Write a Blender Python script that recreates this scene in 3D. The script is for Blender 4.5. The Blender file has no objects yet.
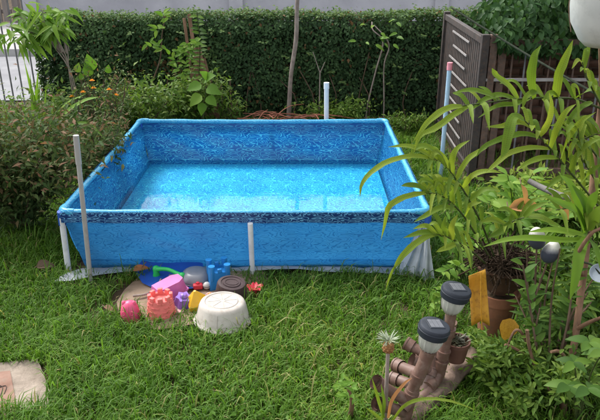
import bpy, math, random
import numpy as np
from mathutils import Vector, Matrix

# ------------------------------------------------------------------ camera, sky, sun, exposure
scene = bpy.context.scene
COL = scene.collection
FPX, CAM_H, PITCH = 660.0, 1.88, math.radians(22.5)      # focal length in px of a 600 px wide frame
cd = bpy.data.cameras.new('camera'); cam = bpy.data.objects.new('camera', cd); COL.objects.link(cam)
cd.sensor_fit = 'HORIZONTAL'; cd.sensor_width = 36.0; cd.lens = 36.0 * FPX / 600.0
cd.clip_start = 0.02; cd.clip_end = 400.0
cam.location = (0, 0, CAM_H); cam.rotation_euler = (math.pi / 2 - PITCH, 0, 0)
scene.camera = cam

SUN_EL, SUN_AZ = math.radians(52.0), math.radians(-48.0)   # veiled sun high on the left (azimuth from +Y)
world = bpy.data.worlds.new('World'); scene.world = world; world.use_nodes = True
wn = world.node_tree; wn.nodes.clear()
wo = wn.nodes.new('ShaderNodeOutputWorld'); wb = wn.nodes.new('ShaderNodeBackground')
wh = wn.nodes.new('ShaderNodeHueSaturation'); ws = wn.nodes.new('ShaderNodeTexSky')
ws.sky_type = 'NISHITA'; ws.sun_disc = False; ws.sun_elevation = SUN_EL; ws.sun_rotation = SUN_AZ
ws.air_density = 1.0; ws.dust_density = 3.0; ws.ozone_density = 1.0
wh.inputs['Saturation'].default_value = 0.22
wb.inputs['Strength'].default_value = 0.15
wn.links.new(ws.outputs[0], wh.inputs['Color']); wn.links.new(wh.outputs[0], wb.inputs['Color'])
wn.links.new(wb.outputs[0], wo.inputs['Surface'])
sl = bpy.data.lights.new('sun', 'SUN'); sun = bpy.data.objects.new('sun', sl); COL.objects.link(sun)
sl.energy = 1.2; sl.angle = math.radians(16); sl.color = (1.0, 0.96, 0.90)
sdir = Vector((math.sin(SUN_AZ) * math.cos(SUN_EL), math.cos(SUN_AZ) * math.cos(SUN_EL), math.sin(SUN_EL)))
sun.rotation_euler = sdir.to_track_quat('Z', 'Y').to_euler(); sun.location = (0, 8, 9)
vs = scene.view_settings
vs.view_transform = 'Standard'; vs.look = 'None'; vs.exposure = 1.4; vs.gamma = 1.0
scene.cycles.max_bounces = 8; scene.cycles.transparent_max_bounces = 16
scene.cycles.sample_clamp_indirect = 6.0; scene.cycles.use_denoising = True

random.seed(5); RNG = np.random.default_rng(11)
U = lambda a, b: random.uniform(a, b)

# ------------------------------------------------------------------ pixel directions -> points
def ray(u, v):
    x, y = (u - 300) / FPX, (v - 210) / FPX
    return np.array([x, math.cos(PITCH) - y * math.sin(PITCH), -math.sin(PITCH) - y * math.cos(PITCH)])
def pz(u, v, z=0.0):
    d = ray(u, v); return np.array([0, 0, CAM_H]) + d * ((z - CAM_H) / d[2])
def G(y):                                              # layer number used below -> metres from the camera, fixed by ground contacts
    return np.interp(y, [0, .9, 1.197, 2.112, 3.648, 5.0, 5.75, 8.7, 12.4, 40], [.4, 1.75, 2.29, 3.50, 5.53, 7.2, 8.1, 11.5, 15.2, 43])
def gb(u, v, Y): return np.array([py(u, v, Y)[0], G(Y), 0.0])     # foot on the ground below a pixel, at that layer
def py(u, v, Y):
    Y = float(G(Y)); d = ray(u, v); return np.array([0, 0, CAM_H]) + d * (Y / d[1])
def depth(p): return p[1] * math.cos(PITCH) + (CAM_H - p[2]) * math.sin(PITCH)
def m_per_px(p): return depth(p) / FPX

# ------------------------------------------------------------------ small numeric helpers
def nrm(a):
    a = np.asarray(a, float); return a / np.maximum(np.linalg.norm(a, axis=-1, keepdims=True), 1e-9)
_tab = np.random.default_rng(3).random((64, 64))
def vnoise(x, y):
    x = np.asarray(x, float); y = np.asarray(y, float)
    xi, yi = np.floor(x).astype(int), np.floor(y).astype(int); fx, fy = x - xi, y - yi
    fx, fy = fx * fx * (3 - 2 * fx), fy * fy * (3 - 2 * fy)
    t = lambda a, b: _tab[a % 64, b % 64]
    return (t(xi, yi) * (1 - fx) + t(xi + 1, yi) * fx) * (1 - fy) + (t(xi, yi + 1) * (1 - fx) + t(xi + 1, yi + 1) * fx) * fy
def fbm(x, y): return .55 * vnoise(x, y) + .3 * vnoise(x * 2.1 + 9, y * 2.1 + 4) + .15 * vnoise(x * 4.3 + 2, y * 4.3 + 7)
def catmull(pts, n):
    p = np.asarray(pts, float)
    if len(p) == 2:
        t = np.linspace(0, 1, n)[:, None]; return p[0] * (1 - t) + p[1] * t
    q = np.vstack([2 * p[0] - p[1], p, 2 * p[-1] - p[-2]]); m = len(p) - 1; out = []
    for s in np.linspace(0, m - 1e-6, n):
        i = int(s); t = s - i; a, b, c, d = q[i], q[i + 1], q[i + 2], q[i + 3]
        out.append(.5 * ((2 * b) + (c - a) * t + (2 * a - 5 * b + 4 * c - d) * t * t + (3 * b - a - 3 * c + d) * t ** 3))
    return np.array(out)

class MB:
    """collects shapes (world coordinates) into one mesh"""
    def __init__(s): s.v = []; s.f = {3: [], 4: []}; s.var = []; s.uv = []; s.n = 0
    def add(s, v, tris=None, quads=None, var=0.5, uv=None):
        v = np.asarray(v, float).reshape(-1, 3); k = len(v)
        s.v.append(v); s.var.append(np.broadcast_to(np.asarray(var, float), (k,)).copy())
        s.uv.append(np.zeros((k, 2)) if uv is None else np.asarray(uv, float).reshape(-1, 2))
        for c, fs in ((3, tris), (4, quads)):
            if fs is not None and len(fs): s.f[c].append(np.asarray(fs, int).reshape(-1, c) + s.n)
        s.n += k; return s
    def ngon(s, loop, var=.5):                     # convex loop as fan
        v = np.vstack([np.mean(loop, 0), loop]); k = len(loop)
        return s.add(v, tris=[(0, 1 + i, 1 + (i + 1) % k) for i in range(k)], var=var)
    def grid(s, P, var=.5, uv=None, closed=False):
        P = np.asarray(P, float); a, b = P.shape[:2]; i = np.arange(a * b).reshape(a, b)
        if closed: j = np.roll(i, -1, 1); q = np.stack([i[:-1], j[:-1], j[1:], i[1:]], -1)
        else: q = np.stack([i[:-1, :-1], i[:-1, 1:], i[1:, 1:], i[1:, :-1]], -1)
        return s.add(P, quads=q.reshape(-1, 4), var=var, uv=uv)
    def tube(s, pts, r, seg=8, caps=True, var=.5, n=None):
        p = np.asarray(pts, float)
        if n: p = catmull(p, n)
        r = np.asarray(r, float)
        r = np.interp(np.linspace(0, 1, len(p)), np.linspace(0, 1, r.size), r.ravel()) if r.ndim else np.full(len(p), float(r))
        t = nrm(np.gradient(p, axis=0)); up = np.array([0, 0, 1.]) if abs(t[0][2]) < .9 else np.array([1., 0, 0])
        x = nrm(np.cross(up, t[0])); R = []; a = np.linspace(0, 2 * math.pi, seg, endpoint=False)
        ln = np.concatenate([[0], np.cumsum(np.linalg.norm(np.diff(p, axis=0), axis=1))])
        uv = []
        for i in range(len(p)):
            x = nrm(x - t[i] * np.dot(x, t[i])); y = np.cross(t[i], x)
            R.append(p[i] + r[i] * (np.cos(a)[:, None] * x + np.sin(a)[:, None] * y))
            uv.append(np.stack([np.full(seg, ln[i]), a * max(r[i], 1e-4)], 1))
        s.grid(R, var=var, uv=np.array(uv), closed=True)
        if caps:
            s.ngon(R[0][::-1], var); s.ngon(R[-1], var)
        return s
    def lathe(s, prof, c=(0, 0, 0), seg=28, sx=1, sy=1, axis=None, var=.5, rot=0, caps=True):
        a = np.linspace(0, 2 * math.pi, seg, endpoint=False) + rot
        P = np.array([[(sx * r * math.cos(t), sy * r * math.sin(t), z) for t in a] for r, z in prof])
        if axis is not None:
            q = Vector((0, 0, 1)).rotation_difference(Vector(axis)).to_matrix(); P = P @ np.array(q).T
        P = P + np.asarray(c, float); s.grid(P, var=var, closed=True)
        if caps:
            if prof[0][0] > 1e-5: s.ngon(P[0][::-1], var)
            if prof[-1][0] > 1e-5: s.ngon(P[-1], var)
        return s
    def box(s, c, d, rz=0, M=None, var=.5):
        x, y, z = np.asarray(d) / 2.0
        P = np.array([(i, j, k) for i in (-x, x) for j in (-y, y) for k in (-z, z)], float)
        if M is not None: P = P @ np.array(M).T
        elif rz: P = P @ np.array(Matrix.Rotation(rz, 3, 'Z')).T
        P = P + np.asarray(c, float)
        return s.add(P, quads=[(0, 1, 3, 2), (4, 6, 7, 5), (0, 4, 5, 1), (2, 3, 7, 6), (0, 2, 6, 4), (1, 5, 7, 3)], var=var)
    def prism(s, loop, z0, z1, top=1.0, c=(0, 0, 0), M=None, var=.5):
        l = np.asarray(loop, float); m = l.mean(0)
        lo = np.c_[l, np.full(len(l), z0)]; hi = np.c_[m + (l - m) * top, np.full(len(l), z1)]
        if M is not None: lo = lo @ np.array(M).T; hi = hi @ np.array(M).T
        lo = lo + np.asarray(c); hi = hi + np.asarray(c); k = len(l)
        s.add(np.vstack([lo, hi]), quads=[(i, (i + 1) % k, k + (i + 1) % k, k + i) for i in range(k)], var=var)
        s.ngon(hi, var); s.ngon(lo[::-1], var); return s
    def leaves(s, P, D, N, L, W, droop=.2, fold=.18, var=None, hi=False, mid=.42):
        P = np.asarray(P, float); n = len(P); D = nrm(D); X = nrm(np.cross(D, N)); N = np.cross(X, D)
        L = np.broadcast_to(np.asarray(L, float), (n,))[:, None]; W = np.broadcast_to(np.asarray(W, float), (n,))[:, None]
        var = RNG.random(n) if var is None else np.broadcast_to(var, (n,))
        pt = lambda t, w, k: P + D * L * t + X * W * w + N * (-droop * L * t * t + k * W)
        if not hi:
            V = np.stack([pt(0, 0, 0), pt(mid, -.5, fold), pt(1, 0, 0), pt(mid, .5, fold), pt(mid, 0, 0)], 1)
            f = np.array([(0, 1, 4), (4, 1, 2), (0, 4, 3), (4, 2, 3)]); k = 5
        else:
            V = np.stack([pt(0, 0, 0), pt(.22, -.36, fold), pt(.22, .36, fold), pt(.25, 0, 0), pt(.55, -.44, fold), pt(.55, .44, fold), pt(.57, 0, 0),
                          pt(.82, -.22, fold * .6), pt(.82, .22, fold * .6), pt(1, 0, 0)], 1)
            f = np.array([(0, 3, 1), (0, 2, 3), (1, 3, 4), (3, 6, 4), (3, 2, 5), (3, 5, 6), (4, 6, 7), (6, 5, 8), (6, 8, 9), (6, 9, 7)]); k = 10
        F = f[None] + (np.arange(n) * k)[:, None, None]
        return s.add(V, tris=F, var=np.repeat(var, k))
    def mesh(s, name, off=(0, 0, 0), smooth=False):
        me = bpy.data.meshes.new(name); v = np.vstack(s.v) - np.asarray(off, float)
        t = np.vstack(s.f[3]) if s.f[3] else np.zeros((0, 3), int); q = np.vstack(s.f[4]) if s.f[4] else np.zeros((0, 4), int)
        me.vertices.add(len(v)); me.vertices.foreach_set('co', v.astype(np.float32).ravel())
        lv = np.concatenate([t.ravel(), q.ravel()]); me.loops.add(len(lv)); me.loops.foreach_set('vertex_index', lv.astype(np.int32))
        np_ = len(t) + len(q); me.polygons.add(np_)
        me.polygons.foreach_set('loop_start', np.concatenate([np.arange(len(t)) * 3, len(t) * 3 + np.arange(len(q)) * 4]).astype(np.int32))
        me.update(calc_edges=True)
        a = me.attributes.new('var', 'FLOAT', 'POINT'); a.data.foreach_set('value', np.concatenate(s.var).astype(np.float32))
        uvl = me.uv_layers.new(name='UVMap'); uvl.data.foreach_set('uv', np.vstack(s.uv)[lv].astype(np.float32).ravel())
        if smooth:
            me.polygons.foreach_set('use_smooth', np.ones(np_, bool))
            me.set_sharp_from_angle(angle=math.radians(smooth if smooth > 1 else 40))
        me.validate(); return me

# ------------------------------------------------------------------ scene bookkeeping
BASE = {}
def tag(o, label=None, cat=None, group=None, kind=None):
    if label: o['label'] = label
    if cat: o['category'] = cat
    if group: o['group'] = group
    if kind: o['kind'] = kind
    return o
def thing(name, label, cat, loc, group=None):
    o = bpy.data.objects.new(name, None); COL.objects.link(o); o.location = tuple(loc); o.empty_display_size = .05
    BASE[o] = np.asarray(loc, float); return tag(o, label, cat, group)
def part(name, mb, mat, parent=None, smooth=40, kind=None, label=None, loc=None, bevel=0):
    off = BASE[parent] if parent is not None else (np.zeros(3) if loc is None else np.asarray(loc, float))
    me = mb.mesh(name, off, smooth); me.materials.append(mat)
    o = bpy.data.objects.new(name, me); COL.objects.link(o); BASE[o] = off
    if parent is not None: o.parent = parent
    elif loc is not None: o.location = tuple(loc)
    if bevel:
        b = o.modifiers.new('bevel', 'BEVEL'); b.width = bevel; b.segments = 2; b.limit_method = 'ANGLE'; b.angle_limit = math.radians(35)
    return tag(o, label, kind=kind)
def place(name, me, parent, pos, D, N, size, width=None):
    """a leaf-like object that shares a unit mesh (length along +Y, face +Z)"""
    D = nrm(D); X = nrm(np.cross(D, N)); N2 = np.cross(X, D); w = size if width is None else width
    M = np.eye(4); M[:3, 0] = X * w; M[:3, 1] = D * size; M[:3, 2] = N2 * size; M[:3, 3] = np.asarray(pos) - BASE[parent]
    o = bpy.data.objects.new(name, me); COL.objects.link(o); o.parent = parent; o.matrix_basis = Matrix(M.tolist()); BASE[o] = BASE[parent]
    return o

# ------------------------------------------------------------------ materials
def nodes(name):
    m = bpy.data.materials.new(name); m.use_nodes = True; nt = m.node_tree; nt.nodes.clear()
    o = nt.nodes.new('ShaderNodeOutputMaterial'); return m, nt, o
def ramp(nt, stops):
    r = nt.nodes.new('ShaderNodeValToRGB'); e = r.color_ramp.elements
    while len(e) < len(stops): e.new(.5)
    for x, (p, c) in zip(e, stops): x.position = p; x.color = (*c, 1)
    return r
def texco(nt, scale=(1, 1, 1), out='Object'):
    t = nt.nodes.new('ShaderNodeTexCoord'); mp = nt.nodes.new('ShaderNodeMapping'); mp.inputs['Scale'].default_value = scale
    nt.links.new(t.outputs[out], mp.inputs['Vector']); return mp.outputs[0]
def noise(nt, vec, scale, detail=4, rough=.55, dist=0):
    n = nt.nodes.new('ShaderNodeTexNoise'); n.inputs['Scale'].default_value = scale; n.inputs['Detail'].default_value = detail
    n.inputs['Roughness'].default_value = rough; n.inputs['Distortion'].default_value = dist; nt.links.new(vec, n.inputs['Vector']); return n.outputs['Fac']
def bump(nt, h, strength=.3, dist=.01):
    b = nt.nodes.new('ShaderNodeBump'); b.inputs['Strength'].default_value = strength; b.inputs['Distance'].default_value = dist
    nt.links.new(h, b.inputs['Height']); return b.outputs[0]
def math_(nt, op, a, b=None, c=None):
    n = nt.nodes.new('ShaderNodeMath'); n.operation = op
    for i, x in enumerate((a, b, c)):
        if x is None: continue
        if isinstance(x, (int, float)): n.inputs[i].default_value = x
        else: nt.links.new(x, n.inputs[i])
    return n.outputs[0]
def mix(nt, f, a, b, mode='MIX'):
    n = nt.nodes.new('ShaderNodeMix'); n.data_type = 'RGBA'; n.blend_type = mode
    for k, x in ((0, f), (6, a), (7, b)):
        if isinstance(x, (int, float)): n.inputs[k].default_value = x
        elif isinstance(x, tuple): n.inputs[k].default_value = (*x, 1)
        else: nt.links.new(x, n.inputs[k])
    return n.outputs[2]
def principled(nt, o, col, rough=.5, spec=.5, nrm_=None, translucent=0, tcol=None):
    b = nt.nodes.new('ShaderNodeBsdfPrincipled')
    if isinstance(col, tuple): b.inputs['Base Color'].default_value = (*col, 1)
    else: nt.links.new(col, b.inputs['Base Color'])
    if isinstance(rough, (int, float)): b.inputs['Roughness'].default_value = rough
    else: nt.links.new(rough, b.inputs['Roughness'])
    b.inputs['Specular IOR Level'].default_value = spec
    if nrm_ is not None: nt.links.new(nrm_, b.inputs['Normal'])
    out = b.outputs[0]
    if translucent:
        t = nt.nodes.new('ShaderNodeBsdfTranslucent'); mx = nt.nodes.new('ShaderNodeMixShader'); mx.inputs[0].default_value = translucent
        c = col if tcol is None else tcol
        if isinstance(c, tuple): t.inputs[0].default_value = (*c, 1)
        else: nt.links.new(c, t.inputs[0])
        nt.links.new(out, mx.inputs[1]); nt.links.new(t.outputs[0], mx.inputs[2]); out = mx.outputs[0]
    nt.links.new(out, o.inputs[0]); return b
def attr(nt, n='var'):
    a = nt.nodes.new('ShaderNodeAttribute'); a.attribute_name = n; return a.outputs['Fac']
def surf(name, c1, c2, scale=8, rough=.6, spec=.4, bstr=.25, bdist=.004, stretch=(1, 1, 1), fine=60, trans=0, dirt=None):
    """painted / plastic / wood / stone: two tones by noise, fine relief, uneven gloss"""
    m, nt, o = nodes(name); v = texco(nt, stretch)
    n = noise(nt, v, scale, 6, .6); f = noise(nt, v, fine, 3, .6)
    r = ramp(nt, [(.32, c1), (.68, c2)]); nt.links.new(n, r.inputs[0]); col = r.outputs[0]
    if dirt:
        d = ramp(nt, [(.5, (0, 0, 0)), (.72, (1, 1, 1))]); nt.links.new(noise(nt, v, scale * 2.7, 8, .7), d.inputs[0])
        col = mix(nt, math_(nt, 'MULTIPLY', d.outputs[0], dirt[1]), col, dirt[0])
    rr = math_(nt, 'MULTIPLY_ADD', f, .25, rough - .12)
    h = math_(nt, 'ADD', math_(nt, 'MULTIPLY', n, .6), math_(nt, 'MULTIPLY', f, .4))
    principled(nt, o, col, rr, spec, bump(nt, h, bstr, bdist), trans); return m
def leafmat(name, stops, rough=.45, spec=.35, trans=.3, objvar=False, tboost=(1.25, 1.3, .7)):
    m, nt, o = nodes(name)
    if objvar:
        oi = nt.nodes.new('ShaderNodeObjectInfo'); fac = oi.outputs['Random']
        fac = math_(nt, 'ADD', math_(nt, 'MULTIPLY', fac, .8), math_(nt, 'MULTIPLY', noise(nt, texco(nt), 6, 3), .2))
    else: fac = attr(nt)
    r = ramp(nt, stops); nt.links.new(fac, r.inputs[0]); col = r.outputs[0]
    tc = mix(nt, 1.0, col, tboost, 'MULTIPLY')
    v = texco(nt)
    principled(nt, o, col, rough, spec, bump(nt, noise(nt, v, 160, 2), .15, .002), trans, tc); return m

M = {}
M['soil'] = surf('soil', (.045, .032, .02), (.09, .065, .04), 5, .95, .1, .8, .03, fine=40)
M['grass'] = leafmat('grass_blades', [(0, (.038, .092, .012)), (.3, (.076, .17, .018)), (.6, (.118, .23, .027)), (.82, (.20, .29, .05)), (1, (.34, .30, .13))], .55, .25, .4)
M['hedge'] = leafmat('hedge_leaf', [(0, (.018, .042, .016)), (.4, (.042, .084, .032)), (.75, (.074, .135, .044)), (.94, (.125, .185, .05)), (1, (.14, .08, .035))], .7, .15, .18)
M['ivy'] = leafmat('ivy_leaf', [(0, (.012, .035, .010)), (.5, (.028, .075, .02)), (.85, (.055, .12, .03)), (1, (.14, .15, .04))], .6, .2, .25)
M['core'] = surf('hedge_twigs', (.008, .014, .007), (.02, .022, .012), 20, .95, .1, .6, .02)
M['fern'] = None
M['bright'] = leafmat('bright_leaf', [(0, (.08, .17, .02)), (.5, (.13, .26, .03)), (1, (.22, .33, .05))], .55, .22, .4, True)
M['mid'] = leafmat('mid_leaf', [(0, (.04, .09, .014)), (.5, (.085, .165, .022)), (1, (.17, .25, .04))], .55, .25, .35)
M['midobj'] = leafmat('mid_leaf_big', [(0, (.035, .085, .014)), (.5, (.07, .15, .022)), (1, (.14, .235, .035))], .55, .22, .35, True)
M['lime'] = leafmat('lime_leaf', [(0, (.09, .17, .02)), (.5, (.16, .25, .035)), (1, (.27, .32, .06))], .6, .2, .4)
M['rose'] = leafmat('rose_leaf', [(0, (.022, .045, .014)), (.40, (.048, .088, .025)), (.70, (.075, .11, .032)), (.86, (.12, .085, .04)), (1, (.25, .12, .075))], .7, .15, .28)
M['blade'] = leafmat('blade_leaf', [(0, (.09, .18, .02)), (.5, (.15, .27, .03)), (1, (.24, .34, .05))], .55, .22, .4, True)
M['dry'] = leafmat('dry_leaf', [(0, (.30, .12, .05)), (.5, (.46, .21, .09)), (1, (.55, .32, .16))], .7, .2, .3, True)
M['twig'] = surf('twig_bark', (.075, .048, .03), (.16, .11, .075), 30, .85, .2, .6, .004, (1, 1, .3))
M['palebark'] = surf('pale_bark', (.17, .13, .11), (.36, .30, .26), 22, .85, .2, .8, .006, (1, 1, .35), dirt=((.07, .06, .045), .7))
M['greybranch'] = surf('grey_branch', (.10, .095, .09), (.19, .18, .17), 22, .9, .1, .8, .006, (1, 1, .35))
M['redbark'] = surf('red_bark', (.13, .07, .04), (.27, .16, .10), 18, .8, .2, .8, .006, (1, 1, .25), dirt=((.06, .045, .03), .7))
M['greenstem'] = surf('green_stem', (.03, .05, .012), (.07, .09, .025), 20, .6, .3, .3)
M['pvcgrey'] = surf('grey_pipe', (.27, .27, .25), (.40, .39, .37), 9, .5, .4, .15, .002, (1, 1, .4), dirt=((.15, .14, .11), .6))
M['pvcwhite'] = surf('white_pipe', (.62, .66, .70), (.74, .77, .80), 12, .4, .5, .1, .002)
M['pvcblue'] = surf('pale_blue_pipe', (.32, .48, .60), (.42, .58, .68), 12, .45, .4, .1, .002, dirt=((.2, .24, .24), .5))
M['pinkcap'] = surf('pink_cap', (.62, .20, .24), (.72, .28, .32), 20, .5)
M['legwhite'] = surf('white_leg', (.60, .62, .65), (.72, .74, .76), 10, .4, .5, .1, .002, dirt=((.32, .33, .30), .4))
M['cornerblue'] = surf('blue_plastic', (.012, .06, .30), (.02, .09, .38), 10, .4)
M['iron'] = surf('dark_iron', (.022, .019, .018), (.055, .043, .038), 14, .65, .4, .4, .003, dirt=((.11, .055, .03), .6))
M['rustiron'] = surf('rusty_iron', (.06, .042, .034), (.13, .085, .065), 20, .75, .3, .5, .003, dirt=((.17, .075, .035), .7))
M['slat'] = surf('pale_slat', (.20, .185, .175), (.32, .30, .29), 12, .6)
M['rail'] = surf('grey_rod', (.10, .10, .105), (.19, .19, .195), 12, .55, .4)
M['asphalt'] = surf('asphalt', (.19, .19, .20), (.26, .26, .27), 2.2, .9, .2, .4, .01, fine=90)
M['concrete'] = surf('concrete', (.30, .295, .29), (.40, .39, .38), 1.7, .85, .2, .4, .01, fine=50, dirt=((.30, .29, .28), .5))
M['plaster'] = surf('grey_plaster', (.30, .30, .33), (.40, .40, .43), 1.2, .85, .2, .4, .01, fine=40)
M['woodslat'] = surf('weathered_slat', (.13, .11, .10), (.24, .21, .19), 6, .8, .2, .5, .005, (1, 1, .3))
M['brick'] = surf('brick', (.07, .04, .03), (.13, .07, .05), 9, .9, .15, .6, .006, dirt=((.08, .065, .05), .7))
M['mortar'] = surf('mortar', (.10, .08, .065), (.17, .14, .11), 9, .95, .1, .6, .01)
M['cardboard'] = surf('brown_cardboard', (.22, .155, .105), (.33, .245, .175), 7, .92, .1, .5, .01, dirt=((.12, .085, .06), .6))
M['tarpblue'] = surf('dark_blue_sheet', (.008, .05, .28), (.014, .075, .36), 9, .4, .5, .3, .006)
M['logwood'] = surf('log_wood', (.11, .075, .055), (.23, .165, .13), 12, .85, .2, 1.0, .008, (1, 1, .25), dirt=((.05, .036, .026), .8))
M['brownpvc'] = surf('brown_pipe', (.105, .056, .040), (.17, .10, .078), 11, .5, .4, .25, .002, dirt=((.27, .21, .17), .5))
M['solarblack'] = surf('dark_plastic', (.014, .018, .026), (.024, .03, .042), 20, .5, .35, .1, .001)
M['clay'] = surf('terracotta', (.20, .085, .048), (.30, .135, .08), 9, .85, .2, .5, .004, dirt=((.10, .075, .055), .6))
M['potbrown'] = surf('brown_pot', (.10, .045, .034), (.15, .07, .053), 14, .5, .4, .2, .002)
M['rootbowl'] = surf('old_bowl', (.06, .034, .022), (.11, .06, .04), 14, .85, .2, .6, .006)
M['rootmass'] = surf('root_mass', (.014, .010, .007), (.06, .04, .026), 30, .95, .1, 1.2, .02)
M['yellow_leaf'] = surf('yellow_leaf', (.60, .30, .03), (.70, .40, .05), 12, .5, .3, .3, .003, trans=.25, dirt=((.22, .075, .02), .85))
M['egg'] = None
M['hangpot'] = surf('grey_white_pot', (.50, .53, .51), (.62, .64, .61), 6, .45, .4, .1, .002, dirt=((.33, .35, .33), .6))
M['greydish'] = surf('grey_dish', (.22, .26, .30), (.30, .34, .38), 14, .5)
M['cable'] = surf('dark_cable', (.012, .018, .010), (.028, .034, .022), 20, .9, .1)
M['succulent'] = leafmat('succulent', [(0, (.03, .035, .02)), (1, (.09, .09, .05))], .5, .3, .1)
M['crown'] = leafmat('pineapple_crown', [(0, (.16, .21, .13)), (1, (.40, .44, .33))], .6, .3, .2)
M['fruit'] = surf('pineapple_fruit', (.20, .085, .03), (.36, .19, .07), 60, .7, .3, 1.0, .006)
M['orange_flower'] = leafmat('orange_petal', [(0, (.75, .25, .01)), (1, (.85, .42, .02))], .6, .2, .3)
M['redtwig'] = surf('red_twig', (.16, .055, .035), (.30, .12, .075), 20, .8, .2, .5)
def toymat(k, c, rough=.38, trans=.12):
    d = tuple(x * .82 for x in c); M[k] = surf(k + '_toy_plastic', d, c, 14, rough, .5, .15, .0015, fine=120, trans=trans, dirt=(tuple(x * .55 + .04 for x in c), .3))
for k, c in dict(hotpink=(.88, .11, .24), salmon=(.90, .21, .19), magenta=(.66, .17, .44), purple=(.33, .18, .62), yellow=(.83, .47, .015), palepink=(.76, .46, .44),
                 green=(.02, .50, .10), skyblue=(.02, .24, .62), red=(.68, .04, .06), whitepl=(.62, .60, .56)).items(): toymat(k, c)
M['darkbrown'] = surf('dark_brown_tub', (.045, .027, .028), (.065, .042, .043), 12, .6, .3, .2, .002, dirt=((.10, .075, .07), .35))
M['pan'] = surf('grey_pan', (.13, .14, .16), (.19, .20, .22), 10, .33, .6, .1, .001)
M['basin'] = surf('white_basin', (.40, .36, .315), (.52, .48, .43), 9, .6, .4, .15, .002, dirt=((.26, .20, .15), .6))

# liner print: swirling pale strokes on blue, in metres of UV
def liner(name, deep, midc, light, dens=1.0, trans=.35, rough=.35, floor=False):
    m, nt, o = nodes(name); P_, Q_ = ((.21, .125) if not floor else (.17, .15))      # the print repeats every P_ x Q_ metres
    sx = nt.nodes.new('ShaderNodeSeparateXYZ'); nt.links.new(texco(nt, (1, 1, 1), 'UV'), sx.inputs[0])
    wob = math_(nt, 'MULTIPLY', noise(nt, texco(nt, (3, 3, 1), 'UV'), 1, 2), .035)
    th = math_(nt, 'MULTIPLY', math_(nt, 'ADD', sx.outputs[0], wob), 2 * math.pi * dens / P_); ph = math_(nt, 'MULTIPLY', math_(nt, 'ADD', sx.outputs[1], math_(nt, 'MULTIPLY', wob, .5)), 2 * math.pi * dens / Q_)
    cb_ = nt.nodes.new('ShaderNodeCombineXYZ'); A_, B_ = (.55, .95) if not floor else (.75, .85)
    for k_, (fn, an, am) in enumerate((('COSINE', th, A_), ('SINE', th, A_), ('COSINE', ph, B_))): nt.links.new(math_(nt, 'MULTIPLY', math_(nt, fn, an), am), cb_.inputs[k_])
    nz = nt.nodes.new('ShaderNodeTexNoise'); nz.noise_dimensions = '4D'; nz.inputs['Scale'].default_value = 1.15; nz.inputs['Detail'].default_value = .6; nz.inputs['Distortion'].default_value = .3
    nt.links.new(cb_.outputs[0], nz.inputs['Vector']); nt.links.new(math_(nt, 'MULTIPLY', math_(nt, 'SINE', ph), B_), nz.inputs['W'])
    tri = math_(nt, 'ABSOLUTE', math_(nt, 'SUBTRACT', math_(nt, 'FRACT', math_(nt, 'MULTIPLY', nz.outputs['Fac'], 9.0)), .5))
    r = ramp(nt, [(.0, light), (.09, light), (.18, midc), (.36, deep), (.5, midc)]); nt.links.new(tri, r.inputs[0])
    v = texco(nt, (10, 20, 1), 'UV')
    n2 = noise(nt, v, .35, 3, .5); r2 = ramp(nt, [(.35, (.8, .85, .9)), (.7, (1.12, 1.08, 1.05))]); nt.links.new(n2, r2.inputs[0])
    col = mix(nt, 1.0, r.outputs[0], r2.outputs[0], 'MULTIPLY')
    wr = noise(nt, texco(nt, (2, 2, 1), 'UV'), 4, 5, .55)
    principled(nt, o, col, rough, .5, bump(nt, wr, .35, .015), trans, mix(nt, 1.0, col, (.9, 1.1, 1.2), 'MULTIPLY')); return m
M['liner'] = liner('pool_liner', (.004, .10, .36), (.008, .17, .46), (.07, .44, .68), .60, .4)
M['linerfront'] = liner('pool_liner_outside', (.036, .205, .40), (.030, .185, .37), (.014, .125, .29), .66, .35, .4)
M['floorlinerlit'] = liner('pool_floor_liner_lit', (.002, .22, .50), (.004, .34, .62), (.11, .70, .78), .52, 0, .5, True)  # lighter floor print; its colour also carries the bright light falling on it
M['rimtoplit'] = liner('pool_rim_top_lit', (.015, .24, .48), (.03, .34, .58), (.16, .52, .68), .9, .05)  # lighter sleeve print, the light catching the rim top put into its colour
M['rim'] = liner('pool_rim_band', (.005, .022, .10), (.008, .06, .24), (.16, .42, .66), .9, .05)
def sheetmat():
    m, nt, o = nodes('white_ground_sheet'); v = texco(nt)
    r = ramp(nt, [(.3, (.42, .46, .52)), (.7, (.62, .66, .70))]); nt.links.new(noise(nt, v, 9, 5), r.inputs[0])
    principled(nt, o, r.outputs[0], .35, .5, bump(nt, noise(nt, v, 14, 4), .6, .02), .4); return m
M['sheet'] = sheetmat()
def watermat():
    m, nt, o = nodes('pool_water'); v = texco(nt, (1, 1.6, 1))
    h = math_(nt, 'ADD', math_(nt, 'MULTIPLY', noise(nt, v, 5, 1, .4), 1.5), math_(nt, 'MULTIPLY', noise(nt, v, 34, 2, .5, .6), .22))
    b = bump(nt, h, .09, .008)
    fr = nt.nodes.new('ShaderNodeFresnel'); fr.inputs[0].default_value = 1.33; nt.links.new(b, fr.inputs['Normal'])
    t = nt.nodes.new('ShaderNodeBsdfTransparent'); t.inputs[0].default_value = (.80, .95, 1, 1)
    g = nt.nodes.new('ShaderNodeBsdfGlossy'); g.inputs['Roughness'].default_value = .015; nt.links.new(b, g.inputs['Normal'])
    mx = nt.nodes.new('ShaderNodeMixShader'); nt.links.new(fr.outputs[0], mx.inputs[0]); nt.links.new(t.outputs[0], mx.inputs[1]); nt.links.new(g.outputs[0], mx.inputs[2])
    nt.links.new(mx.outputs[0], o.inputs[0]); return m
M['water'] = watermat()
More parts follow.
